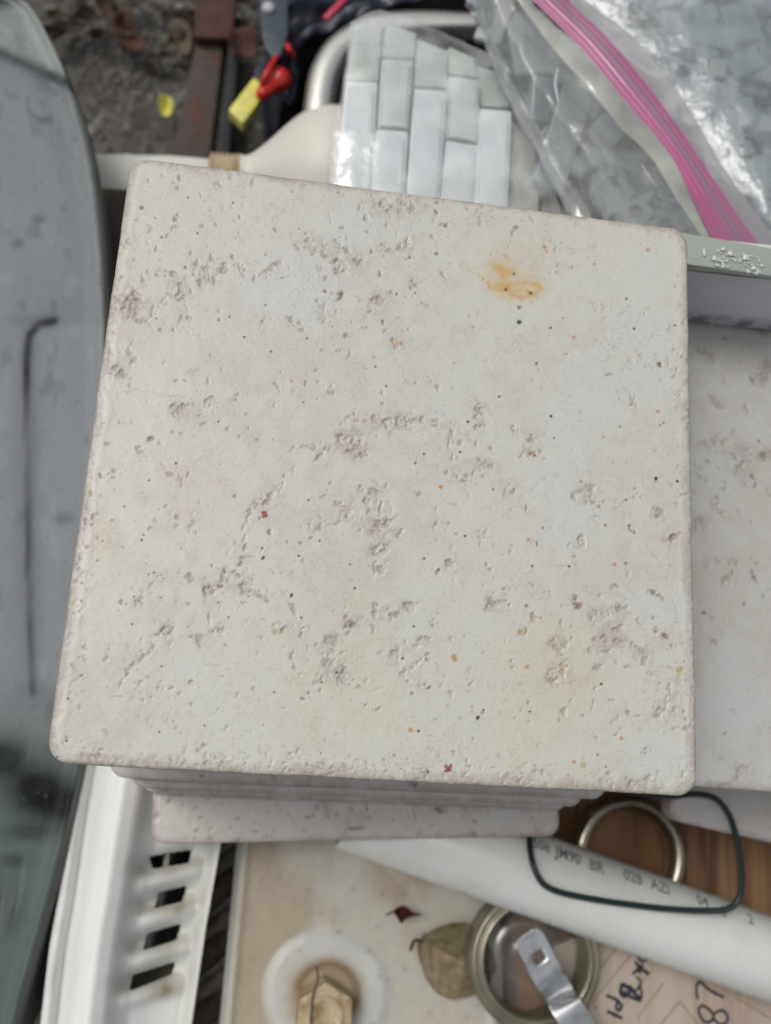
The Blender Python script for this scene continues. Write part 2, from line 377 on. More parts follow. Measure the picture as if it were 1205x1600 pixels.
MK += parse("245,108,26,22,0,k 275,98,9,8,0,k 293,90,28,14,-30 293,112,22,11,0 385,10,20,20,0 500,100,36,22,20 550,118,42,18,90 572,98,26,14,60 548,140,20,9,90 930,103,13,11,0,k 925,135,20,14,90 918,158,32,18,20,l 880,180,42,22,45,l "
 "855,200,52,28,35,l 830,212,32,30,0 800,240,32,16,70 795,270,42,11,80 780,300,30,12,60 785,345,32,14,80 785,375,32,14,90 775,415,32,16,0 805,412,38,10,0 770,440,32,24,0 745,465,18,11,0,k 765,480,20,14,0 875,318,28,18,80,k "
 "1035,340,16,14,0 1068,305,40,14,90 945,353,17,14,0 710,460,26,16,90,k 705,490,40,14,90 690,520,32,14,0,k 648,523,28,22,20,l 668,548,26,22,90 663,445,20,9,110,k 580,485,46,24,-60,l 486,495,11,10,0 477,565,13,10,0,k "
 "790,530,52,40,90,l 770,515,20,16,0 810,560,22,20,0 850,565,42,13,-40 870,578,24,14,-60 780,585,16,14,0 325,580,22,18,0 385,585,28,20,0 405,588,16,12,0 652,640,64,14,95,l 670,690,18,11,0,k 700,675,30,28,0,l 590,712,26,14,0 610,710,26,24,0 "
 "510,690,42,26,90 490,690,42,30,0 460,705,32,13,0 445,748,32,18,90,l 430,770,42,14,45,l 400,800,54,11,40,l 370,820,34,16,30 350,850,32,18,90 325,888,24,12,60 295,940,14,8,60 390,902,32,18,90 398,880,32,13,0 440,938,18,11,90 265,798,22,9,0 "
 "583,880,15,13,0,k 590,890,32,8,0,f 545,925,22,11,0 515,905,26,9,0 1005,945,26,17,0,k 970,615,52,26,100,l 1003,690,62,24,85,l 930,690,32,30,0 1185,668,42,26,30,k 1165,640,20,18,0 1110,725,42,30,90,l 850,712,20,11,0 "
 "960,775,44,28,100,l 975,830,42,16,90,l 1105,815,52,38,90,l 1140,805,30,24,0,l 1155,870,74,28,75,l 1165,830,30,22,0,l 1075,870,26,14,50 1050,885,24,14,40 310,1050,42,24,90,b 945,1110,36,14,90,b 635,1120,26,18,0 "
 "500,1030,30,12,-40,f 430,1025,22,10,-50,f 510,270,26,10,0,f 590,290,50,30,10,f 620,210,8,40,0,f 1130,1080,24,10,30,f 285,760,22,10,0,f 530,580,16,12,0,f 575,590,26,8,0 235,340,10,10,0,f", 60, 700, 2.41)
MK += parse("170,135,40,28,0,l 150,165,34,24,0,l 190,185,42,20,90,l 130,125,30,20,0 25,155,42,20,0,l 60,170,30,14,0 85,185,54,9,0 90,215,24,18,0 5,255,32,20,90 60,240,20,14,0 120,240,20,16,0 190,240,52,46,0,l 215,232,36,24,60,l 185,275,30,24,0 "
 "185,320,60,48,90,l 210,320,46,24,90,l 185,375,52,40,90,l 255,275,38,16,30,l 370,240,32,20,60 430,270,11,9,0,k 512,275,42,28,60 412,362,38,34,0,l 600,135,46,30,30,l 650,185,20,11,90,k 683,300,20,9,80,k 600,325,22,14,80 795,155,26,20,90 "
 "850,130,52,30,100 835,160,34,20,0 880,182,18,14,0,k 860,172,24,12,0 925,190,12,9,0 820,290,46,30,100,l 975,255,22,8,-40,k 990,265,15,11,0,k 1105,280,44,26,25,k 1085,292,20,12,0 1130,268,16,14,0 1045,450,22,18,0,k 1062,462,26,13,0,k 1078,475,14,10,0 "
 "590,440,26,16,0 665,425,22,16,0 545,485,52,30,-60 530,500,30,20,0 575,480,20,12,0 805,465,28,17,90,k 810,490,42,26,0,k 865,530,62,42,0 880,465,32,14,30 930,435,26,20,0 945,500,38,24,0 905,520,30,22,0 960,495,26,18,0 940,565,44,38,0,l "
 "1000,540,26,20,0 1048,530,15,9,0,k 1055,575,18,14,90,k 1085,590,32,22,0,k 1110,620,32,20,0 870,600,42,15,0 905,605,54,22,0 935,605,42,22,0 970,610,42,26,0 1000,630,54,15,-30,l 850,640,32,17,0 900,640,42,15,0 1020,650,42,32,0 1020,675,26,20,0 970,685,34,9,0 "
 "750,620,64,38,0 740,605,30,20,0 770,680,32,22,0 875,688,38,28,0 735,715,62,48,90,l 765,700,42,20,90,y 790,740,20,14,0,y 765,840,52,30,90 1045,710,32,13,-20,l 1070,740,12,10,0 1092,758,46,14,100,l 1085,800,44,16,70,l 1110,825,42,16,110,l "
 "1060,830,24,18,0 1070,820,42,20,0 1000,840,32,10,0 975,830,44,16,-30 930,855,34,16,45 1130,700,54,20,80,y 1120,770,26,14,90 1100,690,24,14,0 860,800,28,8,80 915,790,26,9,0 660,800,22,11,45 420,772,26,14,90 475,740,24,11,60 "
 "180,510,56,24,85,l 175,565,42,15,90,l 290,500,44,38,0,l 235,525,32,28,0 110,555,48,32,0,k 90,530,20,14,0 45,605,42,32,0 360,550,34,28,0,l 240,640,52,30,60,l 320,605,60,30,40,l 345,650,40,26,60,l 300,685,64,20,35,l 265,705,44,16,50,l "
 "330,745,32,22,0,l 295,772,18,13,0,k 350,750,16,14,0,k 35,680,46,38,0,l 75,715,74,36,75,l 130,750,28,10,0,y 180,790,74,9,30,b 150,810,24,8,50 640,580,40,30,30,y 670,530,38,30,0,l 760,550,32,16,90 605,670,28,20,90 540,830,64,24,40,b 515,865,40,16,60,b "
 "455,920,42,12,100,b 412,940,20,14,0,b 832,925,42,30,90,b 865,905,26,12,-50,f 1150,880,24,20,0 1112,882,16,12,0 315,1010,36,24,0,b 45,1000,50,40,0,b 1035,1055,26,14,90,b 930,165,16,8,60,f 1000,140,10,8,0,f 660,865,24,18,0,f 690,770,20,14,0,f 585,760,16,12,0,f 430,180,12,10,0,f 760,370,60,10,0,f", 500, 700, 2.008)
_g = random.Random(31)
for _i in range(330):        # the worn, bumpy margins of the glaze
    _e = _g.random(); _t = _g.random()
    if _e < .55: _x, _y = 95 + 975 * _t, 1184 + 50 * _t - abs(_g.gauss(0, 13)) + 4
    elif _e < .72: _x, _y = 1078 + 11 * _t - abs(_g.gauss(0, 8)), 380 + 840 * _t
    elif _e < .86: _x, _y = 198 - 115 * _t + abs(_g.gauss(0, 9)) + 6, 280 + 890 * _t
    else: _x, _y = 230 + 830 * _t, 254 + 108 * _t + abs(_g.gauss(0, 8))
    MK.append((_x, _y, 4 + _g.expovariate(.16), 3 + _g.expovariate(.3), _g.uniform(0, 180), _g.choice(['', 'f', 'b', 'f', 'l', 'b'])))
# specks: x, y, radius, kind (k black, b brown, o orange, r rust, t tan)
SP = []
def specks(s, ox, oy, k):
    for tok in s.split():
        kind = tok[-1]; a = [float(v) for v in tok[:-1].split(',')]
        SP.append((ox + a[0] / k, oy + a[1] / k, (a[2] if len(a) > 2 else 4) / k, kind))
specks("345,190k 515,210k 560,716k 795,720k 640,595k 466,1033k 307,1190k 1096,900k 143,425,4o 848,765,6o 1048,790,5o 610,1103,7o 740,880,6o 1145,738,8o 560,715k 230,645k 662,770k 1054,825k 505,640k 785,962b", 150, 230, 2.41)
specks("421,400,7b 421,445,8k 591,493,6o 265,428,4o 755,372,4k 779,465,4k 518,463,4k 500,212,7o 506,224,4o 521,738,5k 263,755,5k 846,932,5k 912,940,4b 735,770,4b 852,723,6o 860,765,4b 871,758,4b 180,958,6o 683,803,4o 822,220,6o 795,548,6t 457,355,6r 380,343,6r 405,295,4k 50,512,8o 457,852,6o 470,860,5r 160,100,5b 127,855k 360,677k 475,573k 100,884k", 600, 280, 1.992)
specks("860,245,9r 855,258,8r 866,256,7r 852,244,6r 744,182,8o 1022,196,5r 288,272,5b 850,378,5k 855,412,6k 851,418,5k 988,407,5k 525,60k 425,123k 332,222k 400,347,5k 406,328k 426,477k 446,470k 367,665k 727,637k 998,640,5k 1133,845k 962,553,7k 958,560,5k 175,577,5b 175,510,6b 128,945,5k 125,1103,5k 194,760b 88,1165k 898,920k 477,822k 177,857k 690,582k 900,692,13t 618,750,7t 712,742,7t 190,1130b 640,1045k 470,1070k 547,380b 1180,440k 1065,350k 708,858t", 60, 700, 2.41)
specks("655,287,6o 925,365,7o 897,243,5b 960,362,5b 650,495,6b 694,533,5o 425,655,10o 428,665,8o 652,687,7o 500,848,6k 502,843,5k 290,885,9o 315,888,5k 400,1000,6r 412,1010,7r 404,1012,6r 416,998,6r 408,1005,6r 398,1014,4r 828,996,11t 800,985,6o 947,911,7o 884,741,5k 1055,96,6k 662,827k 873,963,4b 984,1085k 961,163,4b 970,245k 383,122,7o 458,277k 330,347k 376,381k 784,371k 668,370k 12,735k 60,705k 346,1015k 265,660k 405,810o 518,822k 546,407t 240,965b 900,1000b 545,130b 115,440k 820,105b 700,250b 300,560k 1122,105k", 500, 700, 2.008)
# orange smear and cracks as polylines in photo pixels
def pl(s, ox, oy, k): return [(ox + float(a.split(',')[0]) / k, oy + float(a.split(',')[1]) / k) for a in s.split()]
SMEAR = [(pl("335,262 365,285 380,292 402,288", 600, 280, 1.992), 5, .8), (pl("365,275 372,300", 600, 280, 1.992), 6, .7), (pl("320,315 330,335 360,345 390,348", 600, 280, 1.992), 3, .9),
         (pl("350,328 390,328 440,322 475,330 492,340 470,358 455,355", 600, 280, 1.992), 3.5, .75), (pl("380,345 400,360 430,368 455,357", 600, 280, 1.992), 3, .8), (pl("250,262 262,280 300,300 318,318", 600, 280, 1.992), 1.6, .35),
         (pl("420,300 470,300 485,320", 600, 280, 1.992), 4, .25), (pl("375,330 385,345", 600, 280, 1.992), 5, .7), (pl("410,345 440,350", 600, 280, 1.992), 4, .6)]
CRACKS = [pl("65,948 110,930 155,915 215,925 280,940 345,940", 150, 230, 2.41), pl("480,945 520,920 560,915 600,918 640,910 650,940", 600, 280, 1.992), pl("640,820 720,830 775,830", 60, 700, 2.41),
          pl("780,855 815,860 850,875", 60, 700, 2.41), pl("650,1005 700,995 750,985 790,950", 60, 700, 2.41), pl("800,440 860,455 930,475 980,465 1010,450", 60, 700, 2.41), pl("1000,250 1060,300 1120,290 1160,230 1180,290", 60, 700, 2.41),
          pl("600,195 650,140 700,100 760,85 830,80 855,90 860,110", 500, 700, 2.008), pl("410,30 415,75 440,110 470,150 520,180 550,193", 500, 700, 2.008), pl("975,245 1045,330 1095,420 1150,640", 500, 700, 2.008),
          pl("1000,140 960,165 930,190", 500, 700, 2.008), pl("270,960 330,880 400,800 450,760", 60, 700, 2.41), pl("205,820 215,870 195,915 260,935 330,980", 600, 280, 1.992), pl("400,30 440,45 490,70", 60, 700, 2.41), pl("500,1030 520,970 540,925 590,890 640,910", 60, 700, 2.41)]

def paint(h, w_, inside, marks, sp, smear, cracks, seed, small=900, kpx=1.0, tint=0.0):
    """height in millimetres and pigment for a travertine-look glaze; inside = distance to the outline in pixels"""
    rs = np.random.RandomState(seed)
    wx = (fbm(h, w_, 12 * kpx, seed + 1, 4, gain=.7) - .5) * 16 * kpx; wy = (fbm(h, w_, 12 * kpx, seed + 2, 4, gain=.7) - .5) * 16 * kpx
    H = np.zeros((h, w_), np.float32); A = np.zeros((h, w_), np.float32); D = np.zeros((h, w_), np.float32); Yl = np.zeros((h, w_), np.float32)
    yy, xx = np.mgrid[0:h, 0:w_].astype(np.float32)
    tex = np.clip((fbm(h, w_, 5 * kpx, seed + 5, 3, gain=.7) - .5) * 2.0 + .5, 0, 1); halo = np.zeros((h, w_), np.float32)
    cell = fbm(h, w_, 6.5 * kpx, seed + 6, 3, gain=.6); sub_ = sstep(.36, .52, cell); rid = 1 - np.clip(np.abs(fbm(h, w_, 9 * kpx, seed + 7, 3, gain=.6) - .5) * 14, 0, 1)
    marks = list(marks)
    dens = fbm(h, w_, 90 * kpx, seed + 9, 3)
    base = list(marks)
    for i in range(small):       # small satellites: most huddle round the listed hollows
        if base and rs.rand() < .62:
            b_ = base[rs.randint(len(base))]; x = b_[0] + rs.normal(0, 16) * kpx; y = b_[1] + rs.normal(0, 16) * kpx
        else:
            x, y = rs.rand() * w_, rs.rand() * h
            if 0 <= int(y) < h and dens[int(y), int(x)] < .44: continue
        L = (1.8 + rs.exponential(2.0)) * kpx
        marks.append((x, y, L * 1.3, L * .8, rs.rand() * 180, 'f' if rs.rand() < .6 else ''))
    for (x, y, L, W, ang, fl) in marks:
        R_ = int(max(L, W) * .95 + 10 * kpx); x0, x1 = max(0, int(x) - R_), min(w_, int(x) + R_); y0, y1 = max(0, int(y) - R_), min(h, int(y) + R_)
        if x1 - x0 < 2 or y1 - y0 < 2: continue
        s = np.s_[y0:y1, x0:x1]; big = min(1.0, W / (9 * kpx))
        dx = xx[s] - x + wx[s] * (.25 + .75 * big) - wx[min(h - 1, max(0, int(y))), min(w_ - 1, max(0, int(x)))] * (.25 + .75 * big)
        dy = yy[s] - y + wy[s] * (.25 + .75 * big) - wy[min(h - 1, max(0, int(y))), min(w_ - 1, max(0, int(x)))] * (.25 + .75 * big)
        a = math.radians(ang); ca, sa = math.cos(a), -math.sin(a)
        p = dx * ca + dy * sa; q = -dx * sa + dy * ca
        r = np.sqrt((p / (L * .5)) ** 2 + (q / (W * .5)) ** 2)
        m = 1 - sstep(.45, 1.15, r)
        W *= .88; L *= 1.1; dep = min(.50, .06 + .042 * W / kpx)
        if 'b' in fl:          # raised blister
            H[s] += .35 * dep * np.exp(-r ** 2 * 1.4); continue
        f = .45 if 'f' in fl else 1.0
        sb = np.maximum(sub_[s], 1 - sstep(4, 8, W / kpx)); H[s] = np.minimum(H[s], -dep * f * m * sb * (.6 + .6 * tex[s])); H[s] += .05 * f * m * (1 - sb) * rid[s] * min(1, W / (9 * kpx))
        ring = np.exp(-((r - 1.25) / .28) ** 2)
        H[s] += ring * (.10 if 'l' in fl else .03) * min(1, W / (8 * kpx)) * (1 - m) * (.3 + 1.2 * tex[s])
        if 'y' in fl: Yl[s] = np.maximum(Yl[s], m * .55)
        al = m * (.20 + (.35 + .8 * tex[s]) * sb) * f; halo[s] = np.maximum(halo[s], np.exp(-(r * .62) ** 2) * f * min(1, W / (7 * kpx)))
        if 'l' in fl: al = np.clip(1.2 - abs(r - .55) * 1.1, 0, 1) * m * (.18 + (.3 + .8 * tex[s]) * sb)
        A[s] = np.maximum(A[s], al * (1.0 if L > 4 else .75))
        if 'k' in fl: D[s] = np.maximum(D[s], m * (.45 + .5 * tex[s]) * (1.6 if 'kk' in fl else .8))
    # mottled crust where the hollows crowd
    k = 12; sm = A[:h // k * k, :w_ // k * k].reshape(h // k, k, w_ // k, k).mean((1, 3))
    for _ in range(2): sm = (sm + np.roll(sm, 1, 0) + np.roll(sm, -1, 0) + np.roll(sm, 1, 1) + np.roll(sm, -1, 1)) / 5
    iy = np.clip((np.arange(h) / k - .5), 0, sm.shape[0] - 1.001); ix = np.clip((np.arange(w_) / k - .5), 0, sm.shape[1] - 1.001)
    y0 = iy.astype(int); x0 = ix.astype(int); fy = (iy - y0)[:, None]; fx = (ix - x0)[None]
    sm = (sm[y0][:, x0] * (1 - fx) + sm[y0][:, x0 + 1] * fx) * (1 - fy) + (sm[y0 + 1][:, x0] * (1 - fx) + sm[y0 + 1][:, x0 + 1] * fx) * fy
    cr = fbm(h, w_, 11 * kpx, seed + 21, 4)
    crust = sstep(.56, .72, cr + sm * 1.0) * (.25 + .6 * tex) * sstep(.02, .2, sm)
    A = np.maximum(A, crust); H -= crust * .05; over0 = halo
    crs = sstep(.5, .8, fbm(h, w_, 7 * kpx, seed + 22, 3)) * sstep(.03, .15, sm)
    H += crs * .03
    # wandering creases that lead away from the hollows
    creases = []
    for i in range(int(len(base) * .16)):
        b_ = base[rs.randint(len(base))]; a_ = rs.rand() * 6.28; p_ = [(b_[0], b_[1])]
        for k_ in range(rs.randint(3, 7)):
            a_ += rs.normal(0, .6); p_.append((p_[-1][0] + 8 * kpx * math.cos(a_), p_[-1][1] + 8 * kpx * math.sin(a_)))
        creases.append(p_)
    cracks = list(cracks) + creases
    # veins
    vn = sstep(.42, .6, vnoise(h, w_, 6, seed + 31))
    for c in cracks:
        for (xa, ya), (xb, yb) in zip(c[:-1], c[1:]):
            x0, x1 = int(max(0, min(xa, xb) - 8)), int(min(w_, max(xa, xb) + 8)); y0, y1 = int(max(0, min(ya, yb) - 8)), int(min(h, max(ya, yb) + 8))
            if x1 <= x0 or y1 <= y0: continue
            s = np.s_[y0:y1, x0:x1]; X = xx[s] + wx[s] * .5; Y = yy[s] + wy[s] * .5
            t = np.clip(((X - xa) * (xb - xa) + (Y - ya) * (yb - ya)) / ((xb - xa) ** 2 + (yb - ya) ** 2 + 1e-6), 0, 1)
            d = np.hypot(X - xa - t * (xb - xa), Y - ya - t * (yb - ya))
            m = np.exp(-(d / 1.1) ** 2) * vn[s]
            A[s] = np.maximum(A[s], m * .55); H[s] -= m * .10
    # colour -------------------------------------------------------
    lo = fbm(h, w_, 170 * kpx, seed + 40, 4); lo2 = fbm(h, w_, 120 * kpx, seed + 50, 4); hi = fbm(h, w_, 3.0 * kpx, seed + 60, 2) - .5; mid = fbm(h, w_, 24 * kpx, seed + 61, 4)
    c0 = np.array([.556, .558, .502]); c1 = np.array([.525, .503, .445]); c2 = np.array([.55, .568, .54]); c3 = np.array([.53, .51, .42])
    P = np.ones((h, w_, 3), np.float32) * c0
    def over(col, a): 
        P[:] = P * (1 - a[..., None]) + np.array(col, np.float32) * a[..., None]
    over(c1, sstep(.40, .62, lo * .5 + mid * .5) * .9)
    over(c2, sstep(.50, .72, lo2) * .7)
    if tint is not None and not np.isscalar(tint):
        for (x, y, r, col, a) in tint: over(col, np.exp(-((xx - x) ** 2 + (yy - y) ** 2) / r ** 2) * a * (.55 + .9 * (mid - .2)))
    fs = fbm(h, w_, 2.2 * kpx, seed + 70, 2); over((.42, .385, .345), sstep(.68, .84, fs + (mid - .5) * .5) * .5)
    # worn border with clay-pink dirt
    bd = np.maximum(inside / kpx, 0) ; H = (H + np.roll(H, 1, 0) + np.roll(H, -1, 0) + np.roll(H, 1, 1) + np.roll(H, -1, 1)) / 5
    en = fbm(h, w_, 26 * kpx, seed + 80, 4); en2 = fbm(h, w_, 6 * kpx, seed + 81, 3)
    bandw = 10 + 16 * en
    band = 1 - sstep(.35, 1.0, bd / bandw)
    over((.50, .455, .41), band * (.45 + .6 * (en2 - .15)))
    en3 = fbm(h, w_, 4 * kpx, seed + 83, 3, gain=.7); over((.36, .315, .28), band * sstep(.46, .66, en3 * .6 + en * .4) * .6)
    over((.33, .31, .26), (1 - sstep(2, 12, bd)) * sstep(.34, .56, en * .5 + en3 * .5) * .75)
    H -= band * .12 * (.6 + .8 * en2); H += np.exp(-((bd - bandw) / 5) ** 2) * .10 * en
    H -= .9 * (1 - np.sqrt(np.clip(1 - (1 - np.clip(bd / 7, 0, 1)) ** 2, 0, 1)))
    over((.47, .44, .395), halo * .22 * (.4 + .9 * tex))
    over((.375, .332, .295), np.clip(A, 0, 1) * .86)
    over((.20, .135, .115), np.clip(D, 0, 1))
    over((.47, .37, .20), Yl)
    # orange smear
    for pts, wd, a0 in smear:
        for (xa, ya), (xb, yb) in zip(pts[:-1], pts[1:]):
            x0, x1 = int(max(0, min(xa, xb) - 30)), int(min(w_, max(xa, xb) + 30)); y0, y1 = int(max(0, min(ya, yb) - 30)), int(min(h, max(ya, yb) + 30))
            s = np.s_[y0:y1, x0:x1]; X = xx[s] + wx[s] * .35; Y = yy[s] + wy[s] * .35
            t = np.clip(((X - xa) * (xb - xa) + (Y - ya) * (yb - ya)) / ((xb - xa) ** 2 + (yb - ya) ** 2 + 1e-6), 0, 1)
            d = np.hypot(X - xa - t * (xb - xa), Y - ya - t * (yb - ya)) / (wd * 1.25)
            a = (np.exp(-d ** 2 * 1.1) * (.35 + .9 * tex[s]) + .16 * np.exp(-(d / 3.2) ** 2)) * a0
            a = np.clip(a * .85, 0, .85)[..., None]; P[s] = P[s] * (1 - a) + np.array([.52, .35, .125]) * a
    KC = {'k': (.035, .03, .028), 'b': (.16, .085, .05), 'o': (.44, .20, .06), 'r': (.23, .055, .025), 't': (.42, .33, .19)}
    sp = list(sp)
    for i in range(int(35 * h * w_ / 1e6 / kpx ** 2)):
        sp.append((rs.rand() * w_, rs.rand() * h, (.55 + rs.exponential(.5)) * kpx, 'kkbbbo'[rs.randint(6)]))
    for (x, y, r, kd) in sp:
        R_ = int(r * 2 + 4); x0, x1 = max(0, int(x) - R_), min(w_, int(x) + R_ + 1); y0, y1 = max(0, int(y) - R_), min(h, int(y) + R_ + 1)
        if x1 <= x0 or y1 <= y0: continue
        s = np.s_[y0:y1, x0:x1]; d = np.hypot(xx[s] - x + wx[s] * .12, yy[s] - y + wy[s] * .12)
        a = (1 - sstep(r * .55, r * 1.15 + .5, d))[..., None] * (.92 if kd in 'kr' else .75)
        P[s] = P[s] * (1 - a) + np.array(KC[kd]) * a
    P *= (1 + hi * .11 + (mid - .5) * .05)[..., None]
    H += (mid - .5) * .10 + (fbm(h, w_, 8 * kpx, seed + 90, 3) - .5) * .05
    return H, np.clip(P, .01, .9)

def bilin(Mp, X, Y):
    h, w_ = Mp.shape[:2]; X = np.clip(X, 0, w_ - 1.001); Y = np.clip(Y, 0, h - 1.001)
    x0 = X.astype(int); y0 = Y.astype(int); fx = X - x0; fy = Y - y0
    if Mp.ndim == 3: fx = fx[..., None]; fy = fy[..., None]
    return (Mp[y0, x0] * (1 - fx) + Mp[y0, x0 + 1] * fx) * (1 - fy) + (Mp[y0 + 1, x0] * (1 - fx) + Mp[y0 + 1, x0 + 1] * fx) * fy

def tile_uv(N):
    g = np.linspace(-1, 1, N)
    # pack extra rows near the rim
    g = np.sign(g) * (1 - (1 - np.abs(g)) ** 1.0)
    u, v = np.meshgrid(g * .5, g * .5)
    k = .5 - RC
    ax = np.clip((np.abs(u) - k) / RC, 0, 1); ay = np.clip((np.abs(v) - k) / RC, 0, 1)
    m = (np.abs(u) > k) & (np.abs(v) > k)
    U = np.where(m, np.sign(u) * (k + RC * ax * np.sqrt(1 - ay ** 2 / 2)), u)
    V = np.where(m, np.sign(v) * (k + RC * ay * np.sqrt(1 - ax ** 2 / 2)), v)
    return U, V

def tile_mesh(N, name, Hmap, Pmap, toxy, thick=.063, wob=1, skew=False):
    U, V = tile_uv(N)
    X, Y = toxy(U, V)
    z = bilin(Hmap, X, Y) / 1000; c = bilin(Pmap, X, Y)
    # a slightly wandering outline
    ang = np.arctan2(V, U); rr = sdf(U, V)
    wobv = (np.sin(ang * 9 + wob) + np.sin(ang * 23 + 2 * wob) + .7 * np.sin(ang * 61 + wob)) * .0006 * np.exp(-rr / .02)
    sc = 1 + wobv
    if skew: U = U + (-8.5 * (.5 - V) + 1.5) / 960 * (.5 - U)
    top = np.stack([U * sc * T, V * sc * T, z], -1).reshape(-1, 3); cc = c.reshape(-1, 3)
    idx = np.arange(N * N).reshape(N, N)
    q = np.stack([idx[:-1, :-1], idx[:-1, 1:], idx[1:, 1:], idx[1:, :-1]], -1).reshape(-1, 4)
    ring = np.concatenate([idx[0, :-1], idx[:-1, -1], idx[-1, :0:-1], idx[:0:-1, 0]])
    n = len(ring); vs = [top]; cs = [cc]; qs = [q]; prev = ring; off = N * N
    side = np.array([.50, .43, .39])
    for zz, s_ in ((-.0022, 1.0), (-thick * T + .0006, 1.0), (-thick * T, .996)):
        p = top[ring].copy(); p[:, 2] = zz; p[:, :2] *= s_
        cur = np.arange(off, off + n); off += n
        vs.append(p); cs.append(np.tile(side, (n, 1)) * (.9 + .2 * np.random.RandomState(3).rand(n, 1)))
        nx = np.roll(cur, -1); pn = np.roll(prev, -1)
        qs.append(np.stack([prev, cur, nx, pn], -1)); prev = cur
    me = raw_mesh(np.concatenate(vs), np.concatenate(qs), name, np.concatenate(cs), extra=prev[::-1])
    me.materials.append(M_TILE); me.polygons.foreach_set('use_smooth', [True] * len(me.polygons))
    return me

def uv_to_px(U, V, z=0.0):
    x = U - CAM[0]; y = V - CAM[1]; zz = z - CAM[2]
    a = R[0, 0] * x + R[0, 1] * y + R[0, 2] * zz; b = R[1, 0] * x + R[1, 1] * y + R[1, 2] * zz; c = R[2, 0] * x + R[2, 1] * y + R[2, 2] * zz
    return CX + F * a / -c, CY - F * b / -c

# top tile: its marks are laid out where the photograph shows them on its face
X0, Y0, WW, HH = 60, 225, 1050, 1040
gy, gx = np.mgrid[0:HH, 0:WW]
dx = (gx + X0 - CX) / F; dy = (CY - gy - Y0) / F
D3 = np.stack([dx, dy, -np.ones_like(dx)], -1) @ R       # = R^T d
tt = (0 - CAM[2]) / D3[..., 2]
UU = CAM[0] + tt * D3[..., 0]; VV = CAM[1] + tt * D3[..., 1]
ins = sdf(UU, VV) * 960
sh = lambda L: [(x - X0, y - Y0) + tuple(r) for x, y, *r in L]
TINTS = [(300 - X0, 765 - Y0, 95, (.55, .49, .43), .55), (480 - X0, 450 - Y0, 80, (.55, .575, .57), .7), (160 - X0, 880 - Y0, 60, (.57, .50, .43), .5), (690 - X0, 1130 - Y0, 190, (.55, .535, .43), .55), (870 - X0, 1050 - Y0, 70, (.54, .49, .36), .6),
         (420 - X0, 1080 - Y0, 150, (.56, .55, .47), .35), (760 - X0, 850 - Y0, 90, (.57, .52, .48), .35), (1000 - X0, 330 - Y0, 120, (.57, .55, .49), .4), (560 - X0, 700 - Y0, 100, (.57, .54, .49), .4), (900 - X0, 620 - Y0, 160, (.55, .565, .53), .35),
         (300 - X0, 280 - Y0, 160, (.56, .53, .49), .45), (215 - X0, 500 - Y0, 50, (.50, .43, .39), .5), (150 - X0, 1170 - Y0, 70, (.50, .45, .42), .45), (800 - X0, 400 - Y0, 60, (.58, .52, .42), .3)]
Ht, Pt = paint(HH, WW, ins, sh(MK), sh(SP), [([(x - X0, y - Y0) for x, y in p], a, b) for p, a, b in SMEAR], [[(x - X0, y - Y0) for x, y in c] for c in CRACKS], 11, small=3200, tint=TINTS)
def top_xy(U, V):
    X, Y = uv_to_px(U, V); return X - X0, Y - Y0
me_top = tile_mesh(820, 'ceramic_tile_top', Ht, Pt, top_xy, skew=True)

def random_tile(seed, N, n=700, near=0, dull=1.0, more=0):
    rs = np.random.RandomState(seed); mk = []
    for c in range(26 + more):
        x, y, s_ = rs.rand() * n, rs.rand() * n, 18 + rs.rand() * 30; a0 = rs.rand() * 180
        for i in range(rs.randint(4, 13)):
            Wd = 3 + rs.exponential(4.5)
            mk.append((x + rs.normal(0, s_), y + rs.normal(0, s_ * .6), Wd * (1.3 + rs.rand() * 1.6), Wd, a0 + rs.normal(0, 25), ['', 'l', 'k', '', 'l'][rs.randint(5)]))
    for i in range(90): mk.append((rs.rand() * n, rs.rand() * n, 4 + rs.rand() * 8, 3 + rs.rand() * 4, rs.rand() * 180, ['', 'k', 'f'][rs.randint(3)]))
    for i in range(near): mk.append((rs.rand() * n, n * (.87 + .125 * rs.rand()), 4 + rs.exponential(5), 3 + rs.exponential(2.2), rs.rand() * 180, ['k', 'k', 'l', ''][rs.randint(4)]))
    y, x = np.mgrid[0:n, 0:n]
    ins_ = sdf(x / n - .5, y / n - .5) * n
    crk = [[(rs.rand() * n, rs.rand() * n)] for _ in range(4)]
    for c in crk:
        for k in range(5): c.append((c[-1][0] + rs.normal(0, 45), c[-1][1] + rs.normal(0, 25)))
    Hm, Pm = paint(n, n, ins_, mk, [], [], crk, seed, small=900, kpx=.72)
    Pm = Pm * np.array([.96, .935, .975]) * dull
    return tile_mesh(N, 'ceramic_tile_%d' % seed, Hm, Pm, lambda U, V: ((U + .5) * (n - 1), (.5 - V) * (n - 1)), wob=seed)

TILES = [random_tile(101, 260), random_tile(202, 260), random_tile(303, 260)]
me_low = random_tile(404, 420, near=90)
me_right = random_tile(505, 420, dull=np.array([.93, .97, .97]), more=30)

def put_tile(me, z, cx, cy, rot, label, group, bounce=False):
    o = bpy.data.objects.new('ceramic_tile', me); COL.objects.link(o)
    o.location = (cx * T, cy * T, wz(z)); o.rotation_euler = (0, 0, math.radians(rot))
    return tag(o, label, 'tile', group)

def by_corner(px, py, z, rot):   # centre of a tile whose near left corner shows at the given pixel
    p = tu(px, py, z); a = math.radians(rot)
    return p[0] + .5 * math.cos(a) - .5 * math.sin(a), p[1] + .5 * math.sin(a) + .5 * math.cos(a)

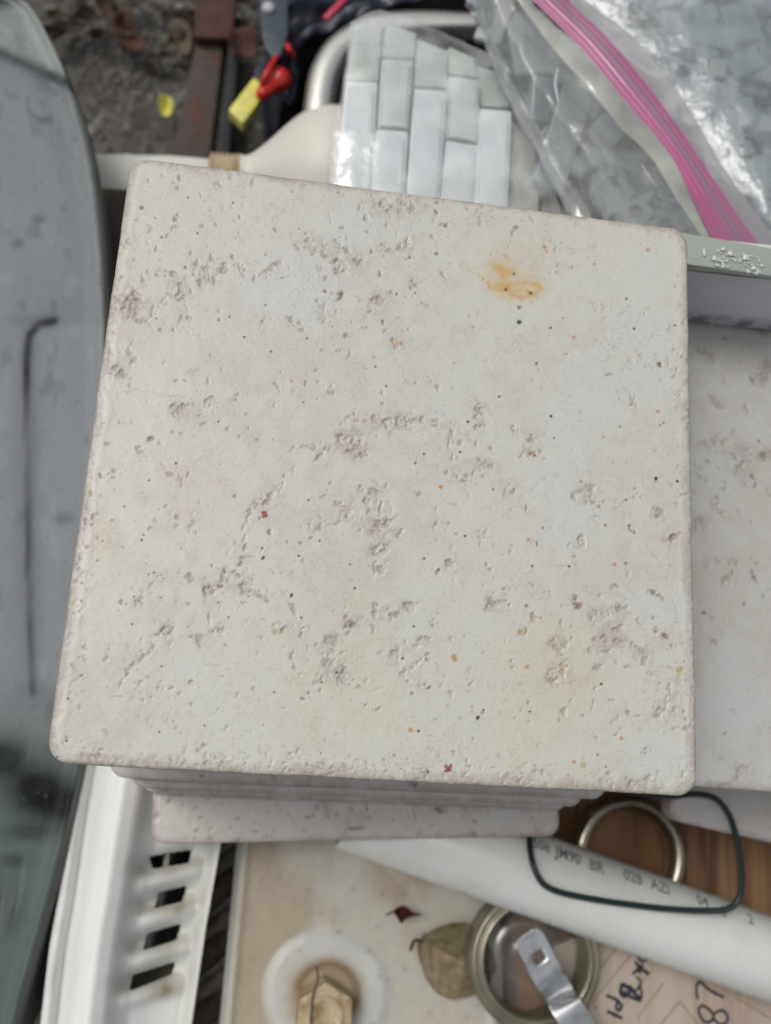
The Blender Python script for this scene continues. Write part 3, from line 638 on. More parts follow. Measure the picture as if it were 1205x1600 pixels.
GA = 'ceramic tiles in the tall leaning stack'
put_tile(me_top, 0, 0, 0, 0, 'pale pitted tile with an orange rust smear, topmost of the tall stack', GA)
TH = .066
HID = 'pale tile hidden in the middle of the tall stack below the topmost one'
LOWHID = 'pale tile at the foot of the tall stack beneath the long overhanging one'
for k in range(1, 18):
    z = -TH * k
    if k < 7: c = (.004 * math.sin(k * 2.1), .006 + .004 * math.cos(k * 3.3), .4 * math.sin(k * 1.7)); lab = HID; me = TILES[k % 3]
    elif k == 7: c = (*by_corner(168, 1215, z, 0.3), 0.3); me = TILES[0]; lab = 'tile whose rounded corner peeks out first below the top tile near edge'
    elif k == 8: c = (*by_corner(180, 1216, z, .8), .8); me = TILES[1]; lab = 'thin pink edged tile second of the slivers below the top tile'
    elif k in (9, 10, 11, 12, 13): 
        px = {9: 188, 10: 201, 11: 211, 12: 217, 13: 226}[k]; py = {9: 1219, 10: 1230, 11: 1232, 12: 1237, 13: 1242}[k]; a_ = {9: .6, 10: .3, 11: .8, 12: .2, 13: .5}[k]
        c = (*by_corner(px, py, z, a_), a_); me = TILES[k % 3]
        lab = ['third sliver of tile showing under the near edge of the top tile', 'tile sliver with its left corner just right of the first ledge below', 'tile sliver squeezed in the middle of the stepped edge below', 'tile sliver just above the last one before the long ledge', 'tile resting directly on the long overhanging bottom ledge tile'][k - 9]
    elif k == 14: c = (*by_corner(235, 1319, z, 3.4), 3.4); me = me_low; lab = 'blurred pinkish tile jutting out farthest towards the viewer at the stack bottom'
    else: c = (*by_corner(245 + (k - 15) * 3, 1150 - (k - 15) * 5, z, 1.5), 1.5); me = TILES[k % 3]; lab = LOWHID
    put_tile(me, z, c[0], c[1], c[2], lab, GA)

GB = 'ceramic tiles in the lower stack on the right'
put_tile(me_right, -.36, *by_corner(1050, 1226, -.36, -1.0), -1.0, 'cooler grey pitted tile on top of the lower stack at the right edge', GB)
for k in range(1, 8):
    z = -.36 - .064 * k
    put_tile(TILES[k % 3], z, *by_corner(1050 - 3 * k, 1195 - 4 * k, z, -1 - .3 * k), -1 - .3 * k, 'tile hidden in the right stack beneath its grey top tile', GB)
put_tile(TILES[1], -.88, *by_corner(1046, 1281, -.88, -9.0), -9.0, 'blurred lavender tile poking out beneath the right stack behind the dark rubber loop', GB)
for k in range(7):
    z = -.944 - .064 * k
    put_tile(TILES[k % 3], z, *by_corner(1060, 1200, z, -4), -4, 'tile hidden at the foot of the right stack above the wooden board', GB)

# ------------------------------------------------------------------ ground
def ground():
    n = 260; L = 3.4
    xs = np.linspace(-L, L, n); X, Y = np.meshgrid(xs, xs)
    Z = (fbm(n, n, 24, 5, 5) - .5) * .05 + (fbm(n, n, 4, 6, 2) - .5) * .03
    V = np.stack([X * T, Y * T, Z * T], -1)
    # far apron to reach beyond the frame in every direction
    o = link('ground', grid_mesh(V, 'ground'), M_GROUND); tag(o, kind='structure')
    bm = bmesh.new(); A = L * T; B = 20.
    v = [bm.verts.new(p) for p in ((-A, -A, -.001), (A, -A, -.001), (A, A, -.001), (-A, A, -.001), (-B, -B, -.003), (B, -B, -.003), (B, B, -.003), (-B, B, -.003))]
    for i in range(4): bm.faces.new((v[i], v[(i + 1) % 4], v[4 + (i + 1) % 4], v[4 + i]))
    me = bm_mesh(bm, 'ground_apron'); o2 = link('ground_surround', me, M_GROUND, smooth=False); tag(o2, kind='structure')
ground()

def pebbles():
    bm0 = bmesh.new(); bmesh.ops.create_icosphere(bm0, subdivisions=1, radius=1.0)
    base = np.array([v.co[:] for v in bm0.verts]); fc = np.array([[v.index for v in f.verts] for f in bm0.faces]); bm0.free()
    rs = np.random.RandomState(4); vs = []; fs = []; off = 0
    def add(px, py, zz, r):
        nonlocal off
        p = at(px, py, -GZ + .01)
        s = r * (.6 + .8 * rs.rand(3)); s[2] *= .6
        b = base * (1 + .25 * (rs.rand(len(base), 1) - .5)) * s
        a = rs.rand() * 6.28; c, d = math.cos(a), math.sin(a)
        b = np.stack([b[:, 0] * c - b[:, 1] * d, b[:, 0] * d + b[:, 1] * c, b[:, 2]], -1)
        vs.append(b + np.array([p.x, p.y, r * .2 + zz])); fs.append(fc + off); off += len(base)
    for i in range(8500):
        add(rs.uniform(60, 520), rs.uniform(-60, 340), 0, .0007 + rs.exponential(.0006))
    for i in range(700): add(rs.uniform(-60, 420), rs.uniform(1150, 1680), 0, .0012 + rs.exponential(.0014))
    v = np.concatenate(vs); f = np.concatenate(fs)
    me = bpy.data.meshes.new('gravel'); me.from_pydata(v.tolist(), [], f.tolist())
    o = link('gravel', me, M_STONE, smooth=False); tag(o, 'loose grey brown grit and gravel strewn on the ground', kind='stuff')
pebbles()

def leaf_obj(name, pts_px, z, m, label, cat, curl=.02, group=None, rim=0):
    """a curled leaf blade: outline fan subdivided, domed and crumpled"""
    P = catmull([at(x, y, z) for x, y in pts_px], 5, True)
    c = sum(P, Vector()) / len(P); bm = bmesh.new()
    rows = []; K = 5
    for k in range(1, K + 1):
        rows.append([bm.verts.new(c + (p - c) * (k / K) + Vector((0, 0, curl * T * ((k / K) ** 2) * (.6 + mnoise.noise(p * 60))))) for p in P])
    cv = bm.verts.new(c)
    n = len(P)
    for i in range(n): bm.faces.new((cv, rows[0][i], rows[0][(i + 1) % n]))
    for k in range(K - 1):
        for i in range(n): bm.faces.new((rows[k][i], rows[k + 1][i], rows[k + 1][(i + 1) % n], rows[k][(i + 1) % n]))
    me = bm_mesh(bm, name); o = link(name, me, m)
    sol = o.modifiers.new('thickness', 'SOLIDIFY'); sol.thickness = .0003
    return tag(o, label, cat, group)

leaf_obj('dead_leaf', [(178, 40), (200, 22), (212, 50), (232, 78), (212, 90), (186, 72)], -2.5, M_LITTER[3], 'curled red brown dead leaf on the gravel left of the rusty bar', 'leaf', .08)
leaf_obj('dead_leaf', [(60, 60), (95, 45), (138, 25), (150, 38), (110, 58), (80, 72)], -2.5, M_LITTER[1], 'long tan dead leaf on the gravel by the grey tub rim', 'leaf', .08)
leaf_obj('dead_leaf', [(270, 45), (290, 42), (300, 70), (295, 98), (278, 80)], -2.48, M_LITTER[2], 'pale pinkish dead leaf touching the left side of the rusty bar', 'leaf', .06)
leaf_obj('dead_leaf', [(360, 60), (392, 55), (402, 85), (385, 112), (362, 98)], -2.4, M_LITTER[3], 'purplish dead leaf between the rusty bar and navy bag', 'leaf', .1)
leaf_obj('yellow_scrap', [(251, 163), (262, 158), (272, 168), (268, 184), (256, 186), (250, 174)], -2.5, M_YEL, 'small bright yellow plastic scrap on the gravel', 'scrap', .05)
rs_ = random.Random(5)
for i in range(46):
    reg = rs_.random()
    if reg < .7: x, y = rs_.uniform(90, 300), rs_.uniform(-10, 120) * rs_.uniform(.3, 1)
    else: x, y = rs_.uniform(300, 420), rs_.uniform(0, 60)
    s_ = rs_.uniform(5, 15); a = rs_.uniform(0, 6.28); pts = []
    for k in range(6):
        t = k / 6 * 6.28; rr = s_ * (1.6 if k % 3 == 0 else .7) * rs_.uniform(.7, 1.2)
        pts.append((x + rr * math.cos(t + a), y + rr * .7 * math.sin(t + a)))
    leaf_obj('leaf_scrap', pts, -2.53 + rs_.random() * .04, M_LITTER[rs_.randrange(4)], 'small dead leaf scrap among the gravel at the top left', 'leaf', rs_.uniform(.02, .08), 'dead leaf scraps on the gravel')
for i, (a, b, c) in enumerate([((158, 92), (132, 112), (116, 160)), ((60, 30), (120, 22), (180, 30)), ((90, 10), (150, 44), (250, 60))]):
    me = tube_mesh(catmull([at(*a, -2.5), at(*b, -2.46), at(*c, -2.5)], 8), .0011, name='twig', seg=6)
    tag(link('twig', me, M_TWIG), ['curved dark twig on gravel beside the grey tub', 'thin dark twig lying along the top frame edge left', 'long dark twig under the red brown dead leaf'][i], 'twig')

# rusty bar and the black strip that stands in for its side shadow
e = empty('rusty_bar', at(310, 150, -2.56), 'flat rusty iron bar lying on the gravel with a dark reddish end', 'bar')
prism('bar', [(308, 58), (350, 60), (326, 262), (264, 258)], -2.42, .06, M_RUST, e, bev=.008)
prism('bar_end', [(302, -30), (372, -30), (362, 60), (306, 58)], -2.36, .12, mat('rust_red', (.085, .03, .022), rough=.8, var=(120, (.03, .02, .02), .4, .65), bump=(300, .6, 1.5)), e, bev=.01)
me = prism('shadow_strip', [(359, 62), (374, 62), (356, 262), (334, 262)], -2.38, .2, M_BLACK, None, bev=.005)
tag(me, 'black strip standing in for the shadow along the right side of the rusty bar', 'strip')

# white tray wall, and brown board below it
e = empty('white_tray', at(240, 270, -2.6), 'off white plastic tray edge crossing behind the top left tile corner', 'tray')
wv = [(120, 242), (150, 238), (172, 244), (200, 239), (225, 245), (262, 243), (300, 246), (345, 250), (420, 262), (420, 300), (300, 298), (200, 296), (120, 294)]
prism('tray_wall', wv, -1.38, 0, M_WHITE, e, bev=.006, zb=-2.3)
prism('tray_floor', [(120, 290), (700, 300), (700, 520), (120, 500)], -2.3, .05, M_BROWN, e)
for i, (xa, xb) in enumerate([(150, 172), (176, 205)]):
    prism('slat', [(xa, 296), (xb, 296), (xb + 8, 560), (xa + 14, 560)], -2.1 + .04 * i, .06, M_BROWN, e, bev=.004)

# ------------------------------------------------------------------ grey tub at the left
def shell():
    e = empty('grey_tub', at(40, 800, -2.6), 'large weathered grey plastic tub with a curved rim along the left side', 'tub')
    edge = [(-60, -70), (10, -14), (45, 8), (72, 50), (100, 110), (124, 185), (142, 260), (154, 350), (161, 450), (164, 560), (162, 700), (154, 880), (144, 1050), (128, 1180), (108, 1275), (80, 1385), (40, 1530), (5, 1660)]
    E = catmull([Vector((x, y, 0)) for x, y in edge], 24)
    s = np.array([-1, -.5, 0] + list(np.linspace(0, 1, 150) ** 1.0 * 420))[3:]
    rows = []; pig = []
    nz = fbm(len(E), len(s), 40, 77, 4); nz2 = fbm(len(E), len(s), 9, 78, 3)
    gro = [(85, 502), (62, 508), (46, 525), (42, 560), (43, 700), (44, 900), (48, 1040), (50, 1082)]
    for i, p in enumerate(E):
        # inward normal in picture plane (to the left)
        a = E[max(i - 1, 0)]; b = E[min(i + 1, len(E) - 1)]; d = (b - a).normalized(); nrm = Vector((-d.y, d.x, 0))
        if nrm.x > 0: nrm = -nrm
        row = []; prow = []
        for j, sj in enumerate(s):
            x, y = p.x + (nrm.x * .5 - .5) * sj / max(.2, 1) * 1.0, p.y + nrm.y * sj * .15
            lip = .012 * math.exp(-((sj - 5) / 7) ** 2) - .004 * math.exp(-((sj - 17) / 5) ** 2)
            z = -1.0 + lip - .05 * (1 - math.exp(-(max(sj - 16, 0) / 30) ** 2)) - .22 * (1 - math.exp(-(max(sj - 20, 0) / 120) ** 2))
            z += (nz[i, j] - .5) * .02
            col = np.array([.205, .220, .236]); g = 1.0
            pan = (1 - math.exp(-max(0, x - 46) / 18.)) * max(0, min(1, (y - 505) / 14)) * max(0, min(1, (1090 - y) / 20)) if x > 46 else 0; z += .012 * pan; col = col * (1 + .10 * pan)
            # lighter flange at the head of the tub
            tri = 1 / (1 + math.exp((y - 82 - .45 * x) / 4)); z += .05 * tri
            col = col * (1 - tri) + np.array([.27, .30, .29]) * tri
            if sj < 14: 
                wgt = math.exp(-((sj - 5) / 7) ** 2); col = col * (1 - .5 * wgt) + np.array([.24, .26, .24]) * .5 * wgt
            # green-grey and darker towards the foot
            f = min(1, max(0, (y - 1050) / 180)); col = col * (1 - f) + np.array([.095, .122, .112]) * f
            # pressed groove, its shadow also darkened into the colour
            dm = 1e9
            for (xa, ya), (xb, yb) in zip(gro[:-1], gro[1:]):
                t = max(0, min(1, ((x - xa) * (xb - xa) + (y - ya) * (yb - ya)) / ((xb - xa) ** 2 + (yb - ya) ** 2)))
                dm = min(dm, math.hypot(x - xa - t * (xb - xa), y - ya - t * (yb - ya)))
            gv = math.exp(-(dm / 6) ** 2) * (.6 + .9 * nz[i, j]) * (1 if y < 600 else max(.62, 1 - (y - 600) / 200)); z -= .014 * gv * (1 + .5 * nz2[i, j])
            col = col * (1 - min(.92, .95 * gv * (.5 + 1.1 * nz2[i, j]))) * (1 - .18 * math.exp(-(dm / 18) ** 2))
            # soot patches and specks
            for (sx, sy, ra, rb, am) in ((62, 1236, 50, 40, 1.), (8, 1186, 36, 34, .95), (104, 1258, 44, 30, .92), (20, 1345, 20, 12, .5), (45, 1300, 40, 14, .5), (10, 1420, 24, 40, .35), (98, 1170, 24, 12, .4), (58, 730, 22, 10, .0), (100, 810, 16, 8, .35), (62, 342, 10, 6, .35), (28, 380, 8, 7, .35), (45, 500, 30, 10, .2)):
                if am: col = col * (1 - am * min(1, 1.3 * math.exp(-(((x - sx) / ra) ** 2 + ((y - sy) / rb) ** 2))) * min(1, .45 + 1.1 * nz[i, j]))
            # scratched hook near the top
            dh = abs(math.hypot(x - 70, y - 160) - 27)
            if nz2[i, j] < .3: col = col * (1 + .10 * (.3 - nz2[i, j]) / .1)
            if 40 < x < 82 and y > 150: col = col * (1 - .45 * math.exp(-(dh / 2.2) ** 2))
            col = col * (.88 + .24 * nz[i, j]) * (.94 + .12 * nz2[i, j])
            col = col * (1 - .22 * min(1, max(0, (nz2[i, j] - .66) / .12)))
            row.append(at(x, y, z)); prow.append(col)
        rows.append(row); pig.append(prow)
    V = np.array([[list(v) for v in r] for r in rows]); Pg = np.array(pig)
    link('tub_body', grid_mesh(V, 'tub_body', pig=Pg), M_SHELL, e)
    # outer wall down to the ground
    O = [V[:, 0].copy()]
    for zz, off in ((-1.0, .012), (-1.06, .018), (-1.9, -.02), (-2.6, -.05)):
        q = V[:, 0].copy(); q[:, 0] += off * T; q[:, 2] = wz(zz); O.append(q)
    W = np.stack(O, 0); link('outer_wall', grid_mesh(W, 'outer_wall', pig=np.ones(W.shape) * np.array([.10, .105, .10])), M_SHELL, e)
    # dark drain hole near the head of the tub
    c = at(31, 42, -1.02); me = lathe_mesh([(.0002, -.002), (.0020, -.0018), (.0032, .0004), (.0042, .0008), (.0046, .0)], 24, 'screw_hole', origin=c)
    link('screw_hole', me, M_BLACK, e)
shell()
o = prism('grey_lath', [(30, 1552), (140, 1540), (140, 1552), (30, 1562)], -1.7, .03, M_WHITE, None, bev=.002)
tag(o, 'pale thin lath crossing the gap between grey tub and white vent', 'lath')

# ------------------------------------------------------------------ white louvred vent
def vent():
    e = empty('louvred_vent', at(200, 1400, -2.6), 'white moulded plastic vent cover with slanted slots at the lower left', 'vent cover')
    Lx = lambda y: np.interp(y, [1150, 1197, 1290, 1400, 1480, 1600, 1720], [131, 125, 110, 94, 80, 66, 48])
    Rx = lambda y: np.interp(y, [1150, 1315, 1450, 1600, 1720], [372, 346, 322, 300, 282])
    ys = np.arange(1150, 1720, 1.8); us = np.linspace(0, 1, 170)
    slots = [[(231, 1336), (300, 1325), (296, 1351), (238, 1360)], [(247, 1392), (292, 1381), (286, 1411), (241, 1422)], [(229, 1456), (283, 1440), (277, 1471), (223, 1488)], [(205, 1521), (275, 1499), (269, 1525), (201, 1552)]]
    slots = [[(c.x, c.y) for c in sum([[Vector(Q[i]).lerp(Vector(Q[i - 1]), .10), Vector(Q[i]).lerp((Vector(Q[i - 1]) + Vector(Q[(i + 1) % 4])) / 2, .045), Vector(Q[i]).lerp(Vector(Q[(i + 1) % 4]), .10)] for i in range(4)], [])] for Q in slots]
    def inside(x, y, Q):
        s = None; r = np.ones_like(x, bool)
        for i in range(len(Q)):
            (xa, ya), (xb, yb) = Q[i], Q[(i + 1) % len(Q)]
            r &= ((xb - xa) * (y - ya) - (yb - ya) * (x - xa)) > 0
        return r
    nzz = fbm(len(ys), len(us), 30, 91, 4)
    U, Yg = np.meshgrid(us, ys); Xg = Lx(Yg) + (Rx(Yg) - Lx(Yg)) * U
    Z = np.interp(us, [0, .02, .045, .07, .13, .2, .3, .4, .48, .56, .70, .86, .92, .955, .975, 1], [-1.03, -1.005, -1.012, -1.055, -1.045, -.99, -.965, -.985, -1.03, -1.065, -1.09, -1.11, -1.115, -1.10, -1.07, -1.075])
    # smooth the section
    Z = np.convolve(np.pad(Z, 4, mode='edge'), np.ones(9) / 9, 'valid')
    Zg = np.tile(Z, (len(ys), 1))
    # louver cushions: between slots the wall bulges, dipping into each slot
    drop = np.zeros((len(ys) - 1, len(us) - 1), bool)
    col = np.ones(Zg.shape + (3,)) * np.array([.74, .755, .735])
    col *= (.95 + .1 * nzz)[..., None]
    over = lambda c, a: col.__setitem__(Ellipsis, col * (1 - a[..., None]) + np.array(c) * a[..., None])
    for si, Q in enumerate(slots):
        cx_ = sum(q[0] for q in Q) / len(Q); cy_ = sum(q[1] for q in Q) / len(Q)
        ca, sa = math.cos(math.radians(-16)), math.sin(math.radians(-16))
        p = (Xg - cx_) * ca + (Yg - cy_) * sa; q = -(Xg - cx_) * sa + (Yg - cy_) * ca
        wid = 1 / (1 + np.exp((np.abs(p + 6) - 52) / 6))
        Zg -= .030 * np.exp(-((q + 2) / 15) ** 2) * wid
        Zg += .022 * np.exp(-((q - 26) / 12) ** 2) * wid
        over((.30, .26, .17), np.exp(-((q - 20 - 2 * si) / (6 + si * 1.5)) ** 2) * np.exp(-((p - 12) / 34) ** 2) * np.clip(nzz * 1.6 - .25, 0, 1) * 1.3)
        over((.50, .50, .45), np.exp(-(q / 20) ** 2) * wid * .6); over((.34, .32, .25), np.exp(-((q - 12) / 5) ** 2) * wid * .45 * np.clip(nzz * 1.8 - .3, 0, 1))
        xm = (Xg[:-1, :-1] + Xg[1:, 1:]) / 2; ym = (Yg[:-1, :-1] + Yg[1:, 1:]) / 2
        drop |= inside(xm, ym, Q)
    over((.40, .36, .26), np.exp(-((U - .03) / .012) ** 2) * np.clip(nzz * 2 - .9, 0, 1) * .7)
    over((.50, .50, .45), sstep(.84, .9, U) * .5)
    np.clip(col, 0, .9, out=col)
    V = np.zeros(Zg.shape + (3,))
    for i in range(Zg.shape[0]):
        for j in range(Zg.shape[1]):
            d = ray(Xg[i, j], Yg[i, j]); t = (Zg[i, j] - CAM[2]) / d[2]; V[i, j] = (CAM + t * d)
    V[..., 2] += GZ; V *= T
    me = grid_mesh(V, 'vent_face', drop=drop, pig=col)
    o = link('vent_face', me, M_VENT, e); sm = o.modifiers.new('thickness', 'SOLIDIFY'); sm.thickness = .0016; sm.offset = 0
    # side walls
    for nm, j, off in (('side_wall', 0, -.004), ('side_wall', -1, .004)):
        O = []
        for zz in (-1.07, -1.5, -2.6):
            q = V[:, j].copy(); q[:, 2] = np.minimum(q[:, 2], wz(zz)) if zz > -1.2 else wz(zz); O.append(q)
        W = np.stack(O, 0); o = link(nm, grid_mesh(W, nm, pig=np.ones(W.shape) * np.array([.5, .5, .46])), M_VENT, e)
        sm = o.modifiers.new('thickness', 'SOLIDIFY'); sm.thickness = .0015
    prism('inner_shade', [(130, 1165), (360, 1165), (290, 1700), (60, 1700)], -1.7, .05, M_BLACK, e)  # black sheet stands in for the shade inside the vent
    # inner baffles seen through the slots
    for (a, b) in (((264, 1325), (257, 1365)),):
        for k, dxx in enumerate((0,)):
            prism('baffle', [(a[0] - 5, a[1]), (a[0] + 3, a[1]), (b[0] + 3, b[1]), (b[0] - 5, b[1])], -1.15, .3, M_WHITE, e)
    for Q in ([(228, 1385), (257, 1380), (251, 1430), (222, 1435)], [(205, 1447), (239, 1440), (232, 1500), (198, 1505)]):
        prism('baffle', Q, -1.17, .2, M_WHITE, e)
    prism('baffle', [(190, 1500), (285, 1490), (280, 1560), (180, 1560)], -1.24, .1, mat('olive_plastic', (.16, .15, .10), rough=.6, var=(90, (.10, .09, .06), .4, .7)), e)
vent()
M_STICKA = mat('grey_cane', (.34, .32, .28), rough=.7, var=(90, (.12, .10, .08), .4, .7)); M_STICKB = mat('brown_cane', (.25, .22, .18), rough=.7, var=(90, (.10, .08, .06), .4, .7))
# debris in the dark gap between vent and cream container
for i in range(9):
    y = 1325 + i * 33; x = 352 - i * 5
    me = tube_mesh(catmull([at(x - 40, y + 34, -1.34), at(x, y, -1.32 + .02 * (i % 3)), at(x + 40, y - 36, -1.30)], 5), .0036 + .0006 * (i % 3), seg=7)
    tag(link('cane_stick', me, [M_STICKA, M_STICKB, M_TWIG][i % 3]), '%s dull stick in the gap between vent and cream container, counted from the tile stack' % ['first', 'second', 'third', 'fourth', 'fifth', 'sixth', 'seventh', 'eighth', 'ninth'][i], 'stick')

# ------------------------------------------------------------------ cream container with boss, nut
def cream():
    e = empty('cream_container', at(560, 1450, -2.6), 'cream plastic container lid with brown stains and a round filler boss', 'container')
    ZT = -1.19
    # outline: left edge, right edge
    ys = np.arange(1100, 1720, 3.0); us = np.linspace(0, 1, 190)
    Lx = lambda y: np.interp(y, [1100, 1310, 1600, 1720], [389, 371, 343, 332]); Rx = lambda y: np.interp(y, [1100, 1500, 1720], [772, 783, 792])
    U, Yg = np.meshgrid(us, ys); Xg = Lx(Yg) + (Rx(Yg) - Lx(Yg)) * U
    d = np.minimum(Xg - Lx(Yg), Rx(Yg) - Xg)
    n1 = fbm(len(ys), len(us), 36, 61, 4); n2 = fbm(len(ys), len(us), 14, 62, 4); n3 = fbm(len(ys), len(us), 4, 63, 3)
    Z = ZT - .018 * (1 - sstep(0, 14, d)) ** 2 + .006 * np.exp(-((d - 16) / 6) ** 2)
    bx, by = 512, 1552; r = np.hypot(Xg - bx, (Yg - by) * 1.0)
    Z = Z + .010 * (1 - sstep(84, 104, r)) + (n1 - .5) * .012
    col = np.ones(Z.shape + (3,)) * np.array([.48, .455, .395])
    over = lambda c, a: col.__setitem__(Ellipsis, col * (1 - np.clip(a, 0, 1)[..., None]) + np.array(c) * np.clip(a, 0, 1)[..., None])
    over((.37, .30, .20), sstep(.36, .62, n1 + .25 * np.exp(-((Xg - 400) / 60) ** 2)) * .75)
    over((.48, .47, .43), sstep(.45, .7, n2) * np.clip((Xg - 480) / 160, 0, 1) * .7)
    over((.60, .61, .56), (1 - sstep(8, 20, Xg - Lx(Yg))) * .95)  # left bevel whitened in the colour as if lit
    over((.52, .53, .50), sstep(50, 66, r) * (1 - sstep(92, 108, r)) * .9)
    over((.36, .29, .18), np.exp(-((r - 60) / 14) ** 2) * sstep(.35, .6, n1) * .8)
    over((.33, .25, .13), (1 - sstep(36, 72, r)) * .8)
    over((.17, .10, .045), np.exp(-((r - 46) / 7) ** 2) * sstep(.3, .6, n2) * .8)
    rs = np.random.RandomState(8)
    for i in range(60):
        x, y, q = rs.uniform(380, 780), rs.uniform(1310, 1600), rs.uniform(1.5, 4)
        over((.27, .24, .19), np.exp(-(np.hypot(Xg - x, Yg - y) / q) ** 2) * rs.uniform(.3, .8))
    col *= (.93 + .14 * n3)[..., None]
    V = np.zeros(Z.shape + (3,))
    for i in range(Z.shape[0]):
        for j in range(Z.shape[1]):
            dd = ray(Xg[i, j], Yg[i, j]); t = (Z[i, j] - CAM[2]) / dd[2]; V[i, j] = CAM + t * dd
    V[..., 2] += GZ; V *= T
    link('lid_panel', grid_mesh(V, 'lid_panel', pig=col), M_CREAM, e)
    ring = np.concatenate([V[:, 0], V[-1, 1:], V[::-1, -1][1:], V[0, ::-1][1:]])
    O = []
    for zz in (None, -1.28, -1.3, -2.6):
        q = ring.copy()
        if zz is not None: q[:, 2] = wz(zz)
        O.append(q)
    W = np.stack(O, 0); link('side_wall', grid_mesh(W, 'side_wall', pig=np.ones(W.shape) * np.array([.42, .40, .34])), M_CREAM, e)
    # hexagonal brass nut standing in the recess, a part of the container's filler
    c = at(505, 1578, -1.16); bm = bmesh.new()
    rr = pxT(44, -1.1)
    P = [(c.x + rr * math.cos(math.radians(60 * k + 32)), c.y + rr * math.sin(math.radians(60 * k + 32))) for k in range(6)]
    bm = prism_bm(P, wz(-1.26), wz(-1.10), .0008, 2)
    nut = link('hex_plug', bm_mesh(bm, 'hex_plug'), M_BRASS, e, smooth=False); 
    me = lathe_mesh([(rr * .62, 0), (rr * .60, .0004), (rr * .50, .0005), (rr * .42, .0001), (.0001, .0001)], 40, 'plug_recess', origin=Vector((c.x, c.y, wz(-1.10) + .00015)))
    link('plug_recess', me, M_BRASS, nut, local=False) if False else link('plug_recess', me, M_BRASS, e)
    # a hair-like root crack beside the nut
    me = tube_mesh(catmull([at(494, 1510, -1.155), at(497, 1530, -1.10), at(488, 1560, -1.09), at(486, 1610, -1.09)], 5), .0004, seg=5)
    link('dark_thread', me, M_TWIG, e)
cream()

# leaves on the container
def big_leaf():
    tip, end = at(655, 1470, -1.17), at(768, 1528, -1.15)
    ax = end - tip; L = ax.length; d = ax.normalized(); s = Vector((-d.y, d.x, 0))
    nU, nV = 60, 41; V = np.zeros((nU, nV, 3)); C = np.zeros((nU, nV, 3))
    for i in range(nU):
        u = i / (nU - 1); wdt = .44 * L * math.sin(math.pi * min(1, u * .93 + .02)) ** .75 * (1.0 if u < .75 else 1)
        tooth = .035 * L * abs(math.sin(u * 62)) * .35
        for j in range(nV):
            v = j / (nV - 1) * 2 - 1
            ww = wdt + (tooth if abs(v) > .95 else 0)
            p = tip + d * (u * L) + s * (v * ww)
            vein = math.exp(-(((abs(v) * .55 - (u * 8) % 1 * .0) * 1) ** 2)) * 0
            k = (u * 8 - abs(v) * 1.6) % 1; side = math.exp(-((k - .5) / .08) ** 2)
            mid = math.exp(-(v / .03) ** 2)
            z = .007 * T * (abs(v) ** 2) - .0015 * T * side + .006 * T * mnoise.noise(Vector((u * 7, v * 3, 1))) + .006 * T * math.sin(u * 9) * (v) + .004 * T * mid
            V[i, j] = (p.x, p.y, p.z + z)
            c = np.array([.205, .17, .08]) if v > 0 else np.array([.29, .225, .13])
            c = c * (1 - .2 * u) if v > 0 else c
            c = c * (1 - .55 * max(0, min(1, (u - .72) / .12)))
            c = c * (.8 + .35 * mnoise.noise(Vector((u * 9, v * 5, 0)))) ; c = c * (.85 + .35 * mnoise.noise(Vector((u * 40, v * 22, 3)))) + side * .018 + mid * np.array([.10, .07, .03])
            C[i, j] = np.clip(c, .02, .6)
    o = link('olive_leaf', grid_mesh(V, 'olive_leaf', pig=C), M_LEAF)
    tag(o, 'large olive and tan toothed dead leaf partly under the jar ring', 'leaf')
    st = tube_mesh(catmull([at(642, 1484, -1.14), at(645, 1474, -1.12), at(650, 1469, -1.13), at(659, 1471, -1.15)], 5), .0007, seg=6)
    s_ = link('leaf_stem', st, M_TWIG, None); s_.parent = o
big_leaf()
o = leaf_obj('brown_leaf_bud', [(612, 1420), (622, 1412), (632, 1413), (642, 1421), (656, 1425), (642, 1429), (632, 1434), (624, 1440), (619, 1432)], -1.15, M_BUD, 'tiny dark red brown leaf lying on the cream lid', 'leaf', .03)
st = tube_mesh([at(604, 1430, -1.15), at(609, 1427, -1.145), at(614, 1424, -1.14)], .0004, seg=5); s_ = link('leaf_stem', st, M_TWIG); s_.parent = o

# ------------------------------------------------------------------ wooden board and printed board
e = empty('wooden_crate', at(1000, 1350, -2.6), 'brown oak topped crate under the steel ring and pipe at lower right', 'crate')
edges = [797, 905, 1075, 1250, 1450]
for a, b in zip(edges[:-1], edges[1:]):
    prism('plank', [(a + 2, 1000), (b - 2, 1000), (b - 6, 1720), (a - 6, 1720)], -1.4, .1, M_WOOD, e, bev=.004)
prism('crate_body', [(806, 1010), (1440, 1010), (1440, 1700), (806, 1700)], -1.505, 0, M_BROWN, e, zb=-2.6)
prism('plank', [(870, 1476), (930, 1464), (1000, 1480), (900, 1600), (866, 1560)], -1.195, .02, M_WOOD, e) if False else None

